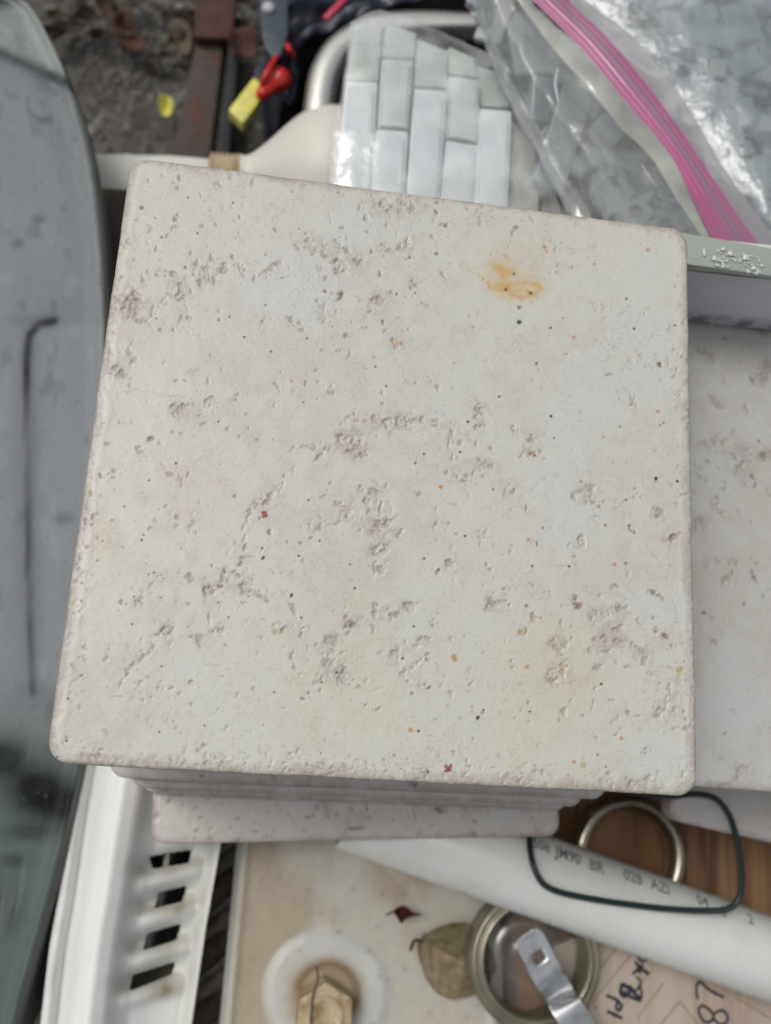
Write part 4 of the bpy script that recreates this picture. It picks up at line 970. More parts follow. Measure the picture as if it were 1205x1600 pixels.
e = empty('printed_board', at(1050, 1560, -1.195), 'pale wood grain board with blue black handwriting below the pipe', 'board')
prism('board', [(864, 1479), (910, 1462), (1000, 1470), (1300, 1560), (1300, 1760), (900, 1760), (884, 1600), (866, 1560)], -1.165, .03, M_LAM, e, bev=.002)
prism('board_block', [(885, 1500), (1290, 1590), (1290, 1750), (905, 1750), (893, 1600)], -1.198, 0, M_BROWN, e, zb=-1.397)
def stroke(pts, wpx, z, name, m, parent):
    P = catmull([at(x, y, z) for x, y in pts], 6) if len(pts) > 2 else [at(x, y, z) for x, y in pts]
    r = pxT(wpx / 2, z)
    rr = [r * (.75 + .4 * abs(mnoise.noise(p * 700))) for p in P]
    return link(name, tube_mesh(P, rr, seg=6, flat=.06), m, parent)
q = lambda s: [(900 + float(a.split(',')[0]) / 3.951, 1440 + float(a.split(',')[1]) / 3.951) for a in s.split()]
ZW = -1.1638
for i, (s_, wd) in enumerate([("118,530 124,532", 5.5), ("192,553 240,575 288,600", 5.5), ("188,458 225,470 262,492 280,520 268,546 250,538 252,512 262,500", 5), ("272,400 296,392 330,420 322,450 296,460 276,436 280,405", 7),
                    ("290,430 330,460 400,490", 6), ("330,405 360,440 392,470", 6), ("398,488 406,440 395,400", 4.5), ("330,392 352,420 372,428", 4.5), ("372,428 398,388 392,352 370,345", 4.5), ("350,325 385,290 415,268", 5), ("366,250 398,285 452,326", 6), ("392,270 386,305 404,312", 5),
                    ("440,185 436,230 412,248 392,232 388,208", 4.5), ("752,480 744,420 752,380 775,378 830,425 912,468", 5), ("772,520 758,545 772,590 800,622 838,612 848,580 826,545 790,522 772,520", 5), ("848,580 870,556 905,550 932,572 936,608 912,634 878,630 856,604 848,580", 5)]):
    stroke(q(s_), wd, ZW, 'ink_stroke', M_MARKER, e)
for s_ in ("375,160 100,500 60,560", "640,492 520,640", "640,492 760,640", "470,300 230,600", "270,140 150,290", "540,380 380,600", "1000,480 1205,600"):
    stroke(q(s_), 1.6, -1.1642, 'plank_line', M_LINE, e)

# ------------------------------------------------------------------ white pipe with printed text
def pipe():
    r = pxT(60, -1.07)
    A = at(545, 1262, -1.078); B = at(1320, 1540, -1.03)
    A.z = wz(-1.19) + r + .0003; 
    B = at(1320, 1540, -1.04)
    e = empty('white_pipe', A, 'white plastic pipe with grey printed lettering lying diagonally under the stack', 'pipe')
    d = (B - A).normalized(); n = 60; ro = r; ri = r * .86
    s = d.cross(Vector((0, 0, 1))).normalized(); u = s.cross(d).normalized()
    bm = bmesh.new(); seg = 96; L = (B - A).length
    prof = [(0, ri), (0, ro - .0003), (.0004, ro), (L - .0004, ro), (L, ro - .0003), (L, ri)]
    rings = [[bm.verts.new(A + d * a + (s * math.cos(2 * math.pi * k / seg) + u * math.sin(2 * math.pi * k / seg)) * b) for k in range(seg)] for a, b in prof]
    for i in range(len(rings)):
        P, Q = rings[i], rings[(i + 1) % len(rings)]
        for k in range(seg): bm.faces.new((P[k], P[(k + 1) % seg], Q[(k + 1) % seg], Q[k]))
    me = bm_mesh(bm, 'pipe_wall'); o = link('pipe_wall', me, M_PVC, e); shade_auto(o.data, 50)
    C0 = Vector((CAM[0] * T, CAM[1] * T, (CAM[2] + GZ) * T))
    def hit(px, py):
        dr = Vector(ray(px, py)).normalized()
        # ray / cylinder
        o_ = C0 - A; dp = dr - d * dr.dot(d); op = o_ - d * o_.dot(d)
        a = dp.dot(dp); b = 2 * dp.dot(op); c = op.dot(op) - ro * ro
        disc = b * b - 4 * a * c
        if disc < 0: return None
        t = (-b - math.sqrt(disc)) / (2 * a); P = C0 + dr * t; v = P - A
        return v.dot(d), math.atan2(v.dot(u), v.dot(s))
    for txt, px, py, hp in (("50e", 846, 1321, 17), ("JM90", 888, 1337, 18), ("BR", 932, 1354, 18), ("028", 989, 1371, 18), ("AZI", 1032, 1386, 18), ("04", 1098, 1408, 17), ("0", 1131, 1425, 17), ("2", 1173, 1437, 17)):
        h0 = hit(px, py)
        if h0 is None: continue
        cu = bpy.data.curves.new('t', 'FONT'); cu.body = txt; cu.size = 1; cu.align_x = 'CENTER'; cu.align_y = 'CENTER'; cu.resolution_u = 3; cu.offset = .012
        to = bpy.data.objects.new('t', cu); COL.objects.link(to); dg = bpy.context.evaluated_depsgraph_get(); dg.update()
        me = bpy.data.meshes.new_from_object(to.evaluated_get(dg)); bpy.data.objects.remove(to); bpy.data.curves.remove(cu)
        bm = bmesh.new(); bm.from_mesh(me); bmesh.ops.subdivide_edges(bm, edges=bm.edges[:], cuts=1)
        k = pxT(hp * 1.15, -1.0) / .70
        for v in bm.verts:
            a = h0[0] + v.co.x * k * .68; ph = h0[1] - v.co.y * k / ro * (-1)
            v.co = A + d * a + (s * math.cos(ph) + u * math.sin(ph)) * (ro + .00012)
        bm.to_mesh(me); bm.free(); me.materials.clear()
        link('printed_text', me, M_INK, e, smooth=False)
pipe()

# dark rubber loop
P = catmull([at(x, y, z) for x, y, z in [(1040, 1244, -.80), (1085, 1241, -.81), (1118, 1248, -.82), (1140, 1275, -.84), (1152, 1315, -.86), (1159, 1360, -.88), (1156, 1400, -.895), (1138, 1420, -.90), (1100, 1423, -.91), (1040, 1420, -.92), (980, 1413, -.925), (920, 1404, -.925), (875, 1394, -.925), (850, 1382, -.925), (836, 1360, -.925), (829, 1332, -.945), (828, 1306, -.995), (834, 1268, -1.01), (860, 1240, -1.01), (910, 1228, -.98), (980, 1236, -.88)]], 8, True)
tag(link('rubber_loop', tube_mesh(P, pxT(4.8, -.9), True, 10), M_RUBBER), 'dark green black rubber loop lying over the printed pipe', 'rubber loop')

# steel ring on the crate
c = at(986, 1338, -1.32); c.z = wz(-1.398); ro = pxT(93, -1.33)
me = lathe_mesh([(ro * (.845 + .145 * math.cos(a * math.pi / 12)), .0065 + .0065 * math.sin(a * math.pi / 12)) for a in range(24)], 96, 'steel_ring', origin=c + Vector((0, 0, .0002)), close=True)
tag(link('steel_ring', me, mat('bronzed_steel', (.58, .53, .43), rough=.27, metal=.95, var=(60, (.34, .30, .22), .45, .7), rvar=.07)), 'shiny rounded steel ring on the brown boards behind the pipe', 'ring')

# jar ring with glass, bracket across it
e = empty('jar_ring', at(838, 1500, -1.165), 'dull bronze ridged jar lid ring with clear glass at the lower right', 'jar ring')
c = at(839, 1502, -1.06); c.z = wz(-1.162); ro = pxT(100, -1.06)
prof = [(.80, 0), (.93, 0), (.97, .002), (.985, .006), (.96, .0075), (1.0, .010), (1.0, .013), (.97, .0155), (.92, .0160), (.885, .0150), (.865, .0155), (.83, .0168), (.795, .0160), (.775, .0135), (.76, .009), (.77, .003)]
link('ring', lathe_mesh([(ro * a, h) for a, h in prof], 96, 'ring', origin=c, close=True), M_JAR, e)
link('glass_pane', lathe_mesh([(ro * .765, .0038), (.0001, .0038), (.0001, .0052), (ro * .765, .0052)], 64, 'glass_pane', origin=c, close=True), M_CLEAR, e)

def bracket():
    zt = -1.03
    pts = [(822, 1458, zt), (834, 1479, zt), (850, 1512, zt), (860, 1530, zt - .002), (867, 1542, zt - .028), (874, 1553, zt - .034), (881, 1565, zt - .008), (889, 1578, zt + .004), (905, 1604, zt + .004), (925, 1638, zt + .002), (955, 1690, zt + .002)]
    P = catmull([at(*p) for p in pts], 8)
    w = pxT(23, zt); me = None; bm = bmesh.new()
    L = [0]
    for a, b in zip(P[:-1], P[1:]): L.append(L[-1] + (b - a).length)
    cl = at(842, 1497, zt); hs = pxT(8.5, zt)
    sc = min(range(len(P)), key=lambda i: (P[i] - cl).length); s0 = L[sc]
    marks = sorted(set([0, w * .12, w * .3, w * .55, w * .9, s0 - hs, s0 + hs] + [w + (L[-1] - w) * k / 60 for k in range(61)]))
    marks = [m_ for m_ in marks if not (abs(m_ - (s0 - hs)) < hs * .3 and m_ != s0 - hs) and not (abs(m_ - (s0 + hs)) < hs * .3 and m_ != s0 + hs)]
    cols = [-1, -.92, -.62, -hs / w, 0, hs / w, .62, .92, 1]
    rows = []
    for m_ in marks:
        i = min(max(0, next((k for k, l in enumerate(L) if l >= m_), len(L) - 1) - 1), len(P) - 2)
        t = (m_ - L[i]) / max(1e-9, L[i + 1] - L[i]); p = P[i].lerp(P[i + 1], t)
        d = (P[min(i + 2, len(P) - 1)] - P[max(i - 1, 0)]); s = Vector((d.y, -d.x, 0)).normalized()
        hw = w * (math.sqrt(max(.0, 1 - (1 - min(1, m_ / (w * .9))) ** 2)) * .5 + .5 if m_ < w * .9 else 1)
        rows.append([bm.verts.new(p + s * (hw if abs(c_) > .7 else w) * c_) for c_ in cols])
    for a in range(len(rows) - 1):
        for b in range(len(cols) - 1):
            if marks[a] >= s0 - hs - 1e-9 and marks[a + 1] <= s0 + hs + 1e-9 and b in (3, 4): continue
            bm.faces.new((rows[a][b], rows[a][b + 1], rows[a + 1][b + 1], rows[a + 1][b]))
    me = bm_mesh(bm, 'zinc_bracket'); o = link('zinc_bracket', me, M_ZINC)
    sm = o.modifiers.new('thickness', 'SOLIDIFY'); sm.thickness = .0016; sm.offset = -1
    tag(o, 'bright bent zinc strap with a square hole lying across the jar ring', 'bracket')
bracket()

# ------------------------------------------------------------------ right side: panel, glass strip
def panel():
    e = empty('white_box', at(1250, 430, -2.6), 'lavender white box whose side rises behind the right tile stack', 'box')
    n, m_ = 90, 60; V = np.zeros((m_, n, 3)); C = np.zeros((m_, n, 3))
    a0, a1 = tu(960, 412, -.14), tu(1500, 470, -.14)
    nn = fbm(m_, n, 10, 33, 4); hat = fbm(m_, n, 6, 34, 3, sx=3)
    for i in range(m_):
        f = i / (m_ - 1)
        for j in range(n):
            g = j / (n - 1); p = a0 * (1 - g) + a1 * g
            V[i, j] = (p[0] * T, p[1] * T + .0004 * nn[i, j], wz(-.14 - .40 * f))
            c = np.array([.70, .70, .75]) * (.93 + .14 * nn[i, j])
            k = sstep(.40, .50, f) * (1 - sstep(.56, .62, f)) * (1 if hat[i, j] > .45 else .35)   # dark blue hatching near the foot, a shadow band put into the colour
            C[i, j] = c * (1 - k * .75) + np.array([.10, .10, .16]) * k * .75
    link('side_panel', grid_mesh(V, 'side_panel', pig=C), M_LAV, e)
    pts = [(a0[0] * T, a0[1] * T + .0008), (a1[0] * T, a1[1] * T + .0008), (a1[0] * T, a1[1] * T + .012), (a0[0] * T, a0[1] * T + .012)]
    link('box_wall', bm_mesh(prism_bm(pts, wz(-2.6), wz(-.14) - .0003), 'box_wall'), M_WHITE, e, smooth=False)
    b0, b1 = a0, a1
    pts = [(b0[0] * T, b0[1] * T + .0125), (b1[0] * T, b1[1] * T + .0125), (b1[0] * T, b1[1] * T + .25), (b0[0] * T, b0[1] * T + .25)]
    link('box_body', bm_mesh(prism_bm(pts, wz(-2.6), wz(-.72)), 'box_body'), M_DARK, e, smooth=False)
    g = empty('glass_strip', at(1140, 400, -.14), 'green grey glass strip full of bubbles above the lavender box side', 'glass strip')
    prism('strip', [(1040, 358), (1270, 398), (1270, 440), (1040, 408)], -.095, .014, M_GSTRIP, g, bev=.004)
    rs = random.Random(3)
    base = bmesh.new(); bmesh.ops.create_uvsphere(base, u_segments=12, v_segments=6, radius=1); bme = bm_mesh(base, 'bubble'); bme.materials.append(M_BUBBLE); bme.polygons.foreach_set('use_smooth', [True] * len(bme.polygons))
    def bub(x, y, r, st=1.0, rot=0):
        o = bpy.data.objects.new('bubble', bme); COL.objects.link(o); o.parent = g
        o.location = at(x, y, -.092) - g.location; rr = pxT(r, -.1); o.scale = (rr * st, rr, rr * .45); o.rotation_euler = (0, 0, rot)
    bub(1142, 396, 6); bub(1166, 402, 6.5); bub(1117, 404, 5.5); bub(1130, 389, 4); bub(1178, 419, 4.5); bub(1101, 394, 2.6, 3.2, 1.65); bub(1088, 402, 2)
    for i in range(70):
        x = rs.uniform(1118, 1192); y = 388 + (x - 1118) * .16 + rs.uniform(2, 30); bub(x, y, rs.uniform(1.2, 2.4), rs.uniform(.8, 1.8), rs.uniform(0, 3))
panel()

# ------------------------------------------------------------------ steel tub, bottle, glass tiles
def basin():
    e = empty('steel_basin', at(650, 200, -2.6), 'oval steel basin with a thick rolled rim behind the glass tiles', 'basin')
    path = [(476, 250), (474, 200), (476, 150), (486, 105), (508, 66), (545, 38), (595, 22), (660, 18), (760, 24), (860, 34), (930, 70), (960, 150), (960, 260), (900, 340), (760, 370), (600, 370), (520, 340), (487, 300)]
    P = catmull([at(x, y, -1.1) for x, y in path], 8, True)
    C = sum(P, Vector()) / len(P)
    prof = [(1.00, -.30), (1.0, -.03), (1.0, 0), (.99, .018), (.96, .030), (.925, .030), (.90, .018), (.885, -.01), (.89, -.1), (.88, -.5), (.86, -.62)]
    V = np.zeros((len(prof), len(P) + 1, 3)); Rr = .40
    for i, (f, z) in enumerate(prof):
        for j in range(len(P) + 1):
            p = P[j % len(P)]; v = p - C; v.z = 0; Lh = v.length
            k = (Lh - (1 - f) * 1.05 * T * .85) / Lh
            V[i, j] = (C.x + v.x * k, C.y + v.y * k, p.z + z * T)
    link('rim', grid_mesh(V[:8], 'rim'), M_STEEL, e); link('inner_wall', grid_mesh(V[7:], 'inner_wall'), M_DSTEEL, e)
    W = np.stack([V[0], V[0] + np.array([0, 0, wz(-2.6) - V[0][0][2]])], 0); link('outer_wall', grid_mesh(W, 'outer_wall'), M_DSTEEL, e)
    bm = bmesh.new(); bm.faces.new([bm.verts.new(V[-1, j]) for j in range(len(P))]); link('basin_floor', bm_mesh(bm, 'basin_floor'), M_DSTEEL, e, smooth=False)
    o = prism('tan_card', [(515, 190), (522, 110), (552, 75), (600, 70), (600, 320), (530, 330)], -1.5, .04, mat('tan_card', (.30, .235, .165), rough=.8, var=(60, (.22, .17, .12), .4, .7)), None, bev=.004)
    tag(o, 'tan cardboard piece seen inside the steel basin rim', 'card')
basin()

def bottle():
    e = empty('cream_bottle', at(460, 270, -1.35), 'cream plastic bottle on its side with a brass threaded neck', 'bottle')
    a, b = at(332, 272, -1.22), at(760, 300, -1.22); d = (b - a).normalized(); s = Vector((-d.y, d.x, 0)); ax = Matrix((s, Vector((0, 0, 1)), d)).transposed()
    k = pxT(1, -1.22)
    body = [(0.1, 44), (33, 44), (34, 48), (34, 58), (42, 72), (62, 96), (88, 124), (108, 150), (118, 175), (122, 200), (122, 330), (118, 345), (90, 356), (.1, 358)]
    P = catmull([Vector((r, h, 0)) for r, h in body], 5)
    link('bottle_body', lathe_mesh([(max(.1, p.x) * k, p.y * k) for p in P], 72, 'bottle_body', axis=ax, origin=a), M_BOTTLE, e)
    th = [(30, -4)]
    for i in range(6): th += [(31, -3 + i * 8), (35, -1 + i * 8), (35, 2 + i * 8), (31, 4 + i * 8)]
    th += [(31, 46)]
    link('threaded_neck', lathe_mesh([(20 * k, -5 * k), (28 * k, -5 * k)] + [(r * k, h * k) for r, h in th], 64, 'threaded_neck', axis=ax, origin=a), M_BRASS, e)
bottle()

M_GFACE = mat('pale_glass_face', (.66, .71, .73), rough=.15, var=(70, (.66, .70, .72), .4, .7), coat=.6, bump=(120, .1, .5))
GT = 'glass tiles standing side by side in clear wrap'
pieces = [
 ([(553, 38), (596, 41), (591, 126), (542, 124)], -.60, 'g', 'green grey glass end of the leftmost wrapped tile column'),
 ([(541, 127), (589, 129), (580, 345), (519, 340)], -.585, 'w', 'leftmost white backed glass tile in the wrapped row'),
 ([(604, 36), (650, 52), (646, 90), (598, 88)], -.61, 'g', 'green glass end at the top of the second column'),
 ([(597, 92), (645, 95), (637, 202), (590, 199)], -.60, 'm', 'frosted middle glass tile in the second column'),
 ([(589, 202), (637, 206), (630, 350), (577, 345)], -.57, 'w', 'short white glass tile at the foot of the second column'),
 ([(652, 60), (700, 80), (698, 137), (648, 134)], -.62, 'g', 'green glass end with a notched top in the third column'),
 ([(649, 139), (698, 143), (684, 352), (632, 348)], -.575, 'w', 'brightest long white glass tile in the third column'),
 ([(702, 72), (740, 90), (748, 121), (702, 115)], -.62, 'g', 'green glass end topping the fourth column'),
 ([(702, 118), (749, 125), (748, 224), (697, 216)], -.60, 'm', 'frosted middle glass tile in the fourth column'),
 ([(697, 219), (748, 228), (740, 356), (686, 350)], -.585, 'w', 'pale glass tile at the foot of the fourth column'),
 ([(746, 102), (776, 112), (797, 166), (752, 166)], -.63, 'g', 'dark green glass corner topping the fifth column'),
 ([(751, 170), (799, 174), (792, 360), (742, 356)], -.58, 'w', 'fifth column white framed glass tile beside the zip bag'),
 ([(801, 190), (838, 232), (844, 364), (795, 360)], -.63, 'b', 'grey beige glass tile sixth from the left'),
 ([(846, 235), (884, 300), (896, 366), (846, 364)], -.66, 'b', 'dull beige tile tucked against the zip bag edge')]
for pts, z, kd, lab in pieces:
    mm = {'g': M_GGREEN, 'w': M_GWHITE, 'm': M_GMID, 'b': M_GBEIGE}[kd]
    e = empty('glass_tile', at(sum(p[0] for p in pts) / 4, sum(p[1] for p in pts) / 4, z - .3), lab, 'glass tile', GT)
    cx_ = sum(p[0] for p in pts) / 4; cy_ = sum(p[1] for p in pts) / 4
    cx_ = sum(p[0] for p in pts) / 4; cy_ = sum(p[1] for p in pts) / 4
    pts = [(cx_ + (x - cx_) * 1.035, cy_ + (y - cy_) * 1.012) for x, y in pts]
    prism('glass_body', pts, z, .3, mm, e, bev=.005)
    if kd in 'wm':        # painted back showing as an inset face
        ins_ = [(cx_ + (x - cx_) * .80, cy_ + (y - cy_) * .93) for x, y in pts]
        prism('face_plate', ins_, z + .012, .02, M_GFACE if kd == 'w' else M_GMID, e, bev=.005)
# carton below the glass tiles
o = prism('tile_carton', [(566, 90), (760, 110), (890, 300), (900, 362), (545, 340)], -.94, 0, M_BROWN, None, zb=-1.05); tag(o, 'brown carton card underneath the wrapped glass tiles', 'carton')
def sheet(name, Vpx, m, parent=None, sub=True, thick=.00012, amp=.012, seed=1, sc=34):
    """Vpx: rows x cols of (px,py,z) control points, splined into a crumpled film"""
    rows = [catmull([Vector(p) for p in r], 10) for r in Vpx]; cols = []
    for j in range(len(rows[0])): cols.append(catmull([rows[i][j] for i in range(len(rows))], 10))
    V = np.zeros((len(cols), len(cols[0]), 3))
    for i, c in enumerate(cols):
        for j, p in enumerate(c):
            q_ = at(p.x, p.y, 0 + p.z)
            f = mnoise.fractal(Vector((q_.x * sc, q_.y * sc, seed * 3.7)), 1.0, 2.0, 3)
            r_ = 1 - abs(mnoise.noise(Vector((q_.x * sc * 1.7, q_.y * sc * 1.3, seed * 9.1)))) * 2
            V[i, j] = (q_.x, q_.y, q_.z + (f * .6 + max(0, r_) ** 3 * .8) * amp * T)
    return link(name, grid_mesh(V, name), m, parent)
o = sheet('wrap_film', [[(548, 34, -.575), (600, 18, -.57), (700, 55, -.58), (790, 100, -.60)], [(537, 120, -.545), (610, 120, -.535), (710, 130, -.545), (820, 170, -.56)], [(520, 220, -.545), (600, 220, -.53), (700, 230, -.54), (850, 250, -.56)], [(512, 350, -.56), (600, 352, -.54), (700, 360, -.545), (890, 372, -.58)]], M_FILM, seed=2, amp=.010)
tag(o, 'thin clear shrink film stretched over the row of glass tiles', 'film')

# ------------------------------------------------------------------ clear bags with glass pieces
def chips():
    rs = random.Random(21)
    protos = []
    for k, (a, b) in enumerate([(.16, .05), (.10, .05), (.06, .055), (.13, .09), (.09, .085)]):
        P = [(-a * T / 2, -b * T / 2), (a * T / 2, -b * T / 2), (a * T / 2, b * T / 2), (-a * T / 2, b * T / 2)]
        for mm in M_CHIPS:
            me = bm_mesh(prism_bm(P, -.012 * T, .012 * T, .003 * T, 1), 'glass_piece'); me.materials.append(mm); protos.append(me)
    def edge(y): return np.interp(y, [-60, 0, 67, 142, 208, 253, 299, 385], [830, 855, 915, 970, 1025, 1060, 1090, 1150])
    n = 0
    for i in range(340):
        y = rs.uniform(-50, 420); x = rs.uniform(edge(y) - 10, 1330)
        if x > 1000 and y > 330 + (x - 1000) * .12: continue
        lay = rs.random()
        z = -.72 + .15 * lay
        o = bpy.data.objects.new('glass_piece', protos[rs.randrange(len(protos))]); COL.objects.link(o)
        o.location = at(x, y, z); o.rotation_euler = (rs.gauss(0, .12), rs.gauss(0, .12), rs.choice([0, 1.57]) + rs.gauss(.1, .3))
        s_ = rs.uniform(.75, 1.25); o.scale = (s_, s_, 1)
        tag(o, 'grey blue glass mosaic piece inside the cloudy outer bag at top right', 'glass piece', 'glass pieces inside the outer bag')
    def ledge(y): return np.interp(y, [-60, 0, 50, 95, 145, 190, 250, 305, 380], [735, 748, 770, 785, 810, 838, 872, 900, 930])
    for i in range(85):
        y = rs.uniform(-40, 372); x = rs.uniform(ledge(y) + 14, edge(y) - 55)
        if x > 1060 or edge(y) - 55 < ledge(y) + 14: continue
        if y > 318 + (x - 900) * .15: continue
        z = -.72 + .14 * rs.random()
        o = bpy.data.objects.new('glass_piece', protos[rs.randrange(len(protos))]); COL.objects.link(o)
        o.location = at(x, y, z); o.rotation_euler = (rs.gauss(0, .25), rs.gauss(0, .25), rs.uniform(0, 3.1))
        s_ = rs.uniform(1.1, 1.8); o.scale = (s_, s_, 1)
        tag(o, 'pale grey glass piece inside the pink zipped bag', 'glass piece', 'glass pieces inside the zip bag')
    # perforated plastic plates
    for (x, y, z, rot, lab) in ((1108, 195, -.55, .1, 'grey perforated plate with two round holes inside the outer bag'), (1000, 350, -.52, .5, 'perforated plastic plate low in the zip bag near the tile corner'), (1060, 130, -.57, -.3, 'perforated plate showing one hole near the pink zip')):
        bm = bmesh.new(); W_ = .17 * T; H_ = .12 * T; nx, ny, r = 3, 2, .019 * T; seg = 16
        cw, ch = W_ / nx, H_ / ny
        for a in range(nx):
            for b in range(ny):
                cx_, cy_ = -W_ / 2 + cw * (a + .5), -H_ / 2 + ch * (b + .5)
                inner = []; outer = []
                for k in range(seg):
                    t = 2 * math.pi * k / seg; c_, s_ = math.cos(t), math.sin(t); m_ = 1 / max(abs(c_) / (cw / 2), abs(s_) / (ch / 2))
                    inner.append(bm.verts.new((cx_ + r * c_, cy_ + r * s_, 0))); outer.append(bm.verts.new((cx_ + m_ * c_, cy_ + m_ * s_, 0)))
                for k in range(seg): bm.faces.new((inner[k], inner[(k + 1) % seg], outer[(k + 1) % seg], outer[k]))
        bmesh.ops.remove_doubles(bm, verts=bm.verts, dist=1e-6)
        o = link('perforated_plate', bm_mesh(bm, 'perforated_plate'), M_CHIPS[1], smooth=False); sm = o.modifiers.new('thickness', 'SOLIDIFY'); sm.thickness = .0015
        o.location = at(x, y, z); o.rotation_euler = (.08, -.05, rot); tag(o, lab, 'plate')
chips()
o = prism('bag_liner', [(752, -60), (1020, -60), (1020, 400), (925, 372), (800, 160)], -.78, .05, M_DARK, None); tag(o, 'dark board beneath the clear zip bag', 'board')

def zipbag():
    e = empty('zip_bag', at(950, 150, -.74), 'clear zip bag with a bright pink seal strip across the top right', 'bag')
    ts = [-60, 0, 70, 140, 205, 255, 300, 345, 400]
    # positions of the seams down the bag, in picture rows
    Lp = [(715, -60), (740, 0), (764, 75), (790, 145), (822, 205), (850, 255), (874, 295), (893, 335), (925, 400)]
    Ml = [(770, -60), (812, 0), (862, 70), (922, 140), (974, 205), (1022, 255), (1050, 300), (1082, 345), (1120, 400)]
    Pl = [(770, -60), (832, 0), (900, 67), (961, 140), (1017, 206), (1052, 253), (1077, 300), (1096, 340), (1126, 400)]
    Pr = [(835, -60), (888, 0), (953, 63), (1014, 136), (1066, 206), (1098, 254), (1129, 300), (1158, 343), (1200, 400)]
    Rr = [(850, -60), (915, 0), (992, 60), (1056, 138), (1098, 206), (1126, 254), (1158, 300), (1190, 343), (1238, 400)]
    zoff = .03
    ZB = lambda k: -.50 + .01 * k
    zz = [-.52, -.50, -.48, -.46, -.43, -.40, -.36, -.30, -.10 - .02]
    zz = [-.50, -.49, -.47, -.45, -.42, -.39, -.34, -.27, -.15]
    def strip(name, A, B, m, ridge=0, n=24, za=0, zb=0, bulge=.0, colf=None, amp=.0):
        a = catmull([Vector((x, y, z)) for (x, y), z in zip(A, zz)], 12); b = catmull([Vector((x, y, z)) for (x, y), z in zip(B, zz)], 12)
        V = np.zeros((len(a), n + 1, 3)); C = np.zeros((len(a), n + 1, 3))
        for i in range(len(a)):
            for j in range(n + 1):
                g = j / n; p = a[i].lerp(b[i], g); z = p.z + za * (1 - g) + zb * g + bulge * math.sin(math.pi * g) + ridge * math.sin(g * ridge_n * 2 * math.pi)
                q_ = at(p.x, p.y, z); z2 = 0
                if amp: z2 = mnoise.fractal(q_ * 30, 1., 2., 3) * amp * T
                V[i, j] = (q_.x, q_.y, q_.z + z2); C[i, j] = colf(g, i / len(a)) if colf else (.5, .5, .5)
        o = link(name, grid_mesh(V, name, pig=C if colf else None), m, e)
        return o
    def pinkc(g, t):
        base = np.array([.43, .125, .265]); mid = np.array([.32, .175, .25]); hot = np.array([.50, .10, .275])
        k = math.exp(-((g - .62) / .16) ** 2); c = base * (1 - k) + mid * k
        h = math.exp(-((g - .22) / .05) ** 2) + math.exp(-((g - .42) / .03) ** 2) * .8 + math.exp(-((g - .90) / .06) ** 2) * .6; c = c * (1 - min(1, h)) + hot * min(1, h)
        return c * (.93 + .1 * math.sin(g * 40) * .5)
    ridge_n = 5
    strip('pink_seal', Pl, Pr, M_PINK, ridge=.0011, n=56, bulge=.008, colf=pinkc)
    ridge_n = 8
    strip('ridged_lip', Pr, Rr, M_RIB, ridge=.0016, n=64, bulge=.006, za=.001, colf=lambda g, t: np.array([.40, .39, .41]) * (.62 + .6 * (.5 + .5 * math.sin(g * 8 * 6.28)) ** 2))
    strip('milky_band', Ml, Pl, M_MILK, n=16, za=-.004, zb=-.001, bulge=.004, amp=.010)
    # front film, bulged over the contents
    rows = []
    for k in range(len(Lp)):
        (xa, ya), (xb, yb) = Lp[k], Ml[k]; z0 = -.60 + .012 * k; z1 = zz[k] - .004
        rows.append([(xa, ya, z0), (xa + (xb - xa) * .12, ya + (yb - ya) * .12, z0 + .05), (xa + (xb - xa) * .45, ya + (yb - ya) * .45, max(z0, z1) + .02), (xa + (xb - xa) * .8, ya + (yb - ya) * .8, z1 + .008), (xb, yb, z1)])
    sheet('front_film', rows, M_BAG, e, seed=5, amp=.018, sc=36)
    rows = []
    for k in range(1, len(Lp)):
        (xa, ya) = Lp[k]; w_ = 6 + 2.6 * k
        z0 = -.60 + .012 * k
        rows.append([(xa - 4, ya, z0 + .010), (xa + w_ * .5, ya - 3, z0 + .024), (xa + w_, ya - 6, z0 + .03)])
    sheet('side_seam', rows, M_SEAM, e, seed=6, amp=.012)
    # pale tubes laid on the film as painted glints
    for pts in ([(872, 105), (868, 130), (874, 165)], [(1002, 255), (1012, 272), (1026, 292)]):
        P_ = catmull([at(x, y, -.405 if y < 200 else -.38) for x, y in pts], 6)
        link('glint', tube_mesh(P_, [pxT(3.2, -.4) * math.sin(math.pi * (i + .5) / len(P_)) + .0001 for i in range(len(P_))], seg=6, flat=.5), M_GLINT, e)
M_SEAM = mat('seam_film', (.45, .49, .48), rough=.4, alpha=(.25, .5, 60), bump=[(60, .3, 2)])
M_GLINT = mat('film_glint', (.66, .70, .72), rough=.12, alpha=.4, coat=.8, bump=(400, .3, 1))
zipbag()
rows = []
for k in range(6):
    y = -80 + k * 100
    rows.append([(x, min(y, 360 + (x - 1000) * .14 if y > 340 else y), z) for x, z in ((830 + k * 60, -.60), (960 + k * 50, -.53), (1090 + k * 30, -.50), (1220 + k * 15, -.49), (1380, -.52))])
o = sheet('outer_bag', rows, M_BAG2, None, seed=9, amp=.010, sc=26)
tag(o, 'large cloudy clear bag filling the top right corner beyond the pink seal', 'bag')

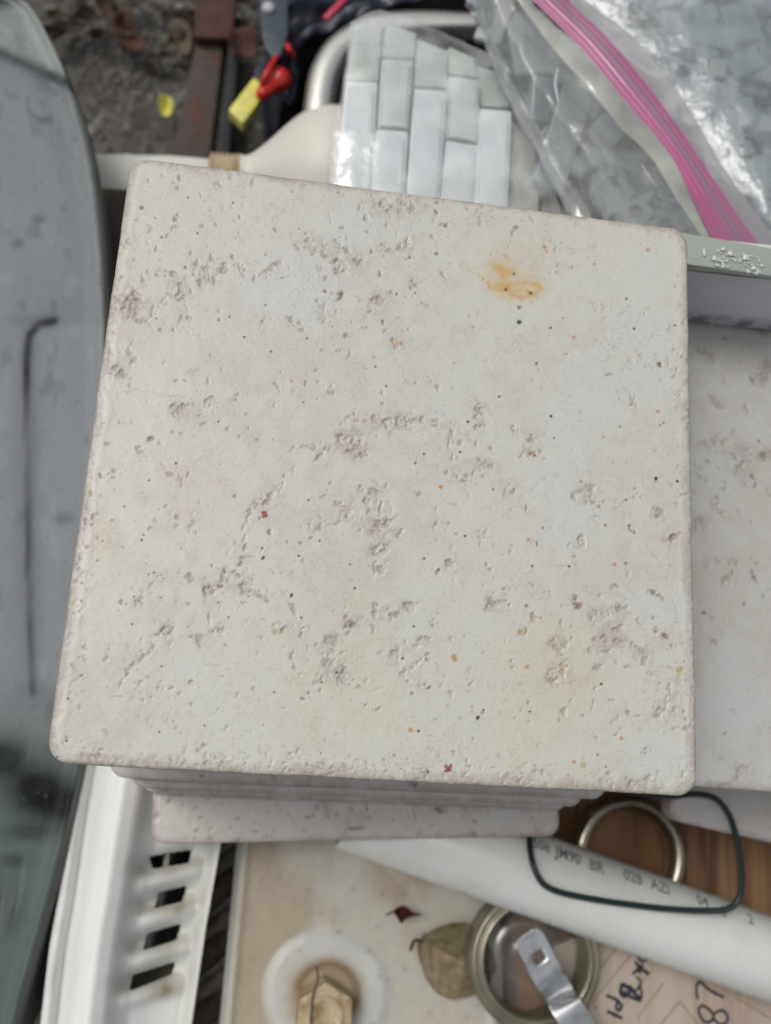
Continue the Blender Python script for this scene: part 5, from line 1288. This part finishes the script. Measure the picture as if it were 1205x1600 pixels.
# ------------------------------------------------------------------ navy bag, red and yellow clip
def navy():
    rows = []
    ys = [-70, -20, 30, 80, 125, 165]
    xl = [395, 400, 408, 414, 420, 440]; xr = [840, 800, 600, 480, 470, 462]
    for k, y in enumerate(ys):
        a, b = xl[k], xr[k]; z = -1.45 - .03 * k
        rows.append([(a, y, z - .2), (a + (b - a) * .15, y, z + .04), (a + (b - a) * .5, y + 6, z + .02), (a + (b - a) * .85, y, z + .03), (b, y, z - .1)])
    e = empty('navy_bag', at(450, 60, -1.8), 'crumpled dark navy plastic bag beside the steel basin rim', 'bag')
    sheet('bag_skin', rows, M_NAVY, e, seed=12, amp=.05, sc=40)
    P_ = [(405, -20), (448, -20), (450, 50), (440, 85), (428, 92), (414, 72), (408, 40)]
    prism('strap', P_, -1.37, .02, M_SLATE, e, bev=.004)
    c = at(420, 12, -1.365); link('rivet', lathe_mesh([(.0001, .0022), (.0022, .0018), (.0034, .0004), (.0034, -.001)], 24, 'rivet', origin=c), M_WIRE, e)
    prism('bag_flap', [(398, 108), (412, 88), (426, 92), (418, 128), (398, 138)], -1.52, .03, M_NAVY, e, bev=.004)
    # underside bulk so the bag rests on the ground
    prism('bag_bulk', [(418, -60), (760, -60), (560, 10), (470, 60), (462, 120), (440, 130), (424, 80)], -1.66, 0, M_NAVY, e, zb=-2.58)
navy()
e = empty('red_clip', at(425, 130, -1.6), 'red plastic nozzle clip holding a bright yellow tag', 'clip')
A_, B_ = at(402, 152, -1.40), at(446, 118, -1.42); n = 14
P_ = [A_.lerp(B_, i / n) for i in range(n + 1)]
rad = [pxT(r, -1.4) for r in [2, 8, 11, 12, 12.5, 13, 13.5, 14, 14.5, 15, 19, 20, 20, 19, 15]]
link('nozzle', tube_mesh(P_, rad, seg=24), M_RED, e)
link('trigger', tube_mesh(catmull([at(432, 88, -1.38), at(422, 106, -1.36), at(412, 124, -1.37), at(410, 140, -1.40)], 6), pxT(5.2, -1.4), seg=10), M_RED, e)
link('trigger', tube_mesh(catmull([at(449, 70, -1.36), at(452, 78, -1.35), at(459, 86, -1.38)], 6), pxT(5, -1.4), seg=10), M_RED, e)
prism('tag', [(357, 171), (396, 121), (404, 125), (412, 140), (402, 163), (379, 193)], -1.44, .05, M_YEL, e, bev=.006)
me = tube_mesh(catmull([at(508, 30, -1.30), at(528, 10, -1.29), at(548, -8, -1.30), at(600, -20, -1.32)], 6), pxT(7, -1.3), seg=10, flat=.5)
tag(link('pink_red_strap', me, mat('pink_red_webbing', (.50, .04, .09), rough=.5, var=(300, (.35, .02, .05), .4, .7))), 'pinkish red strap resting between the navy bag and basin rim', 'strap')
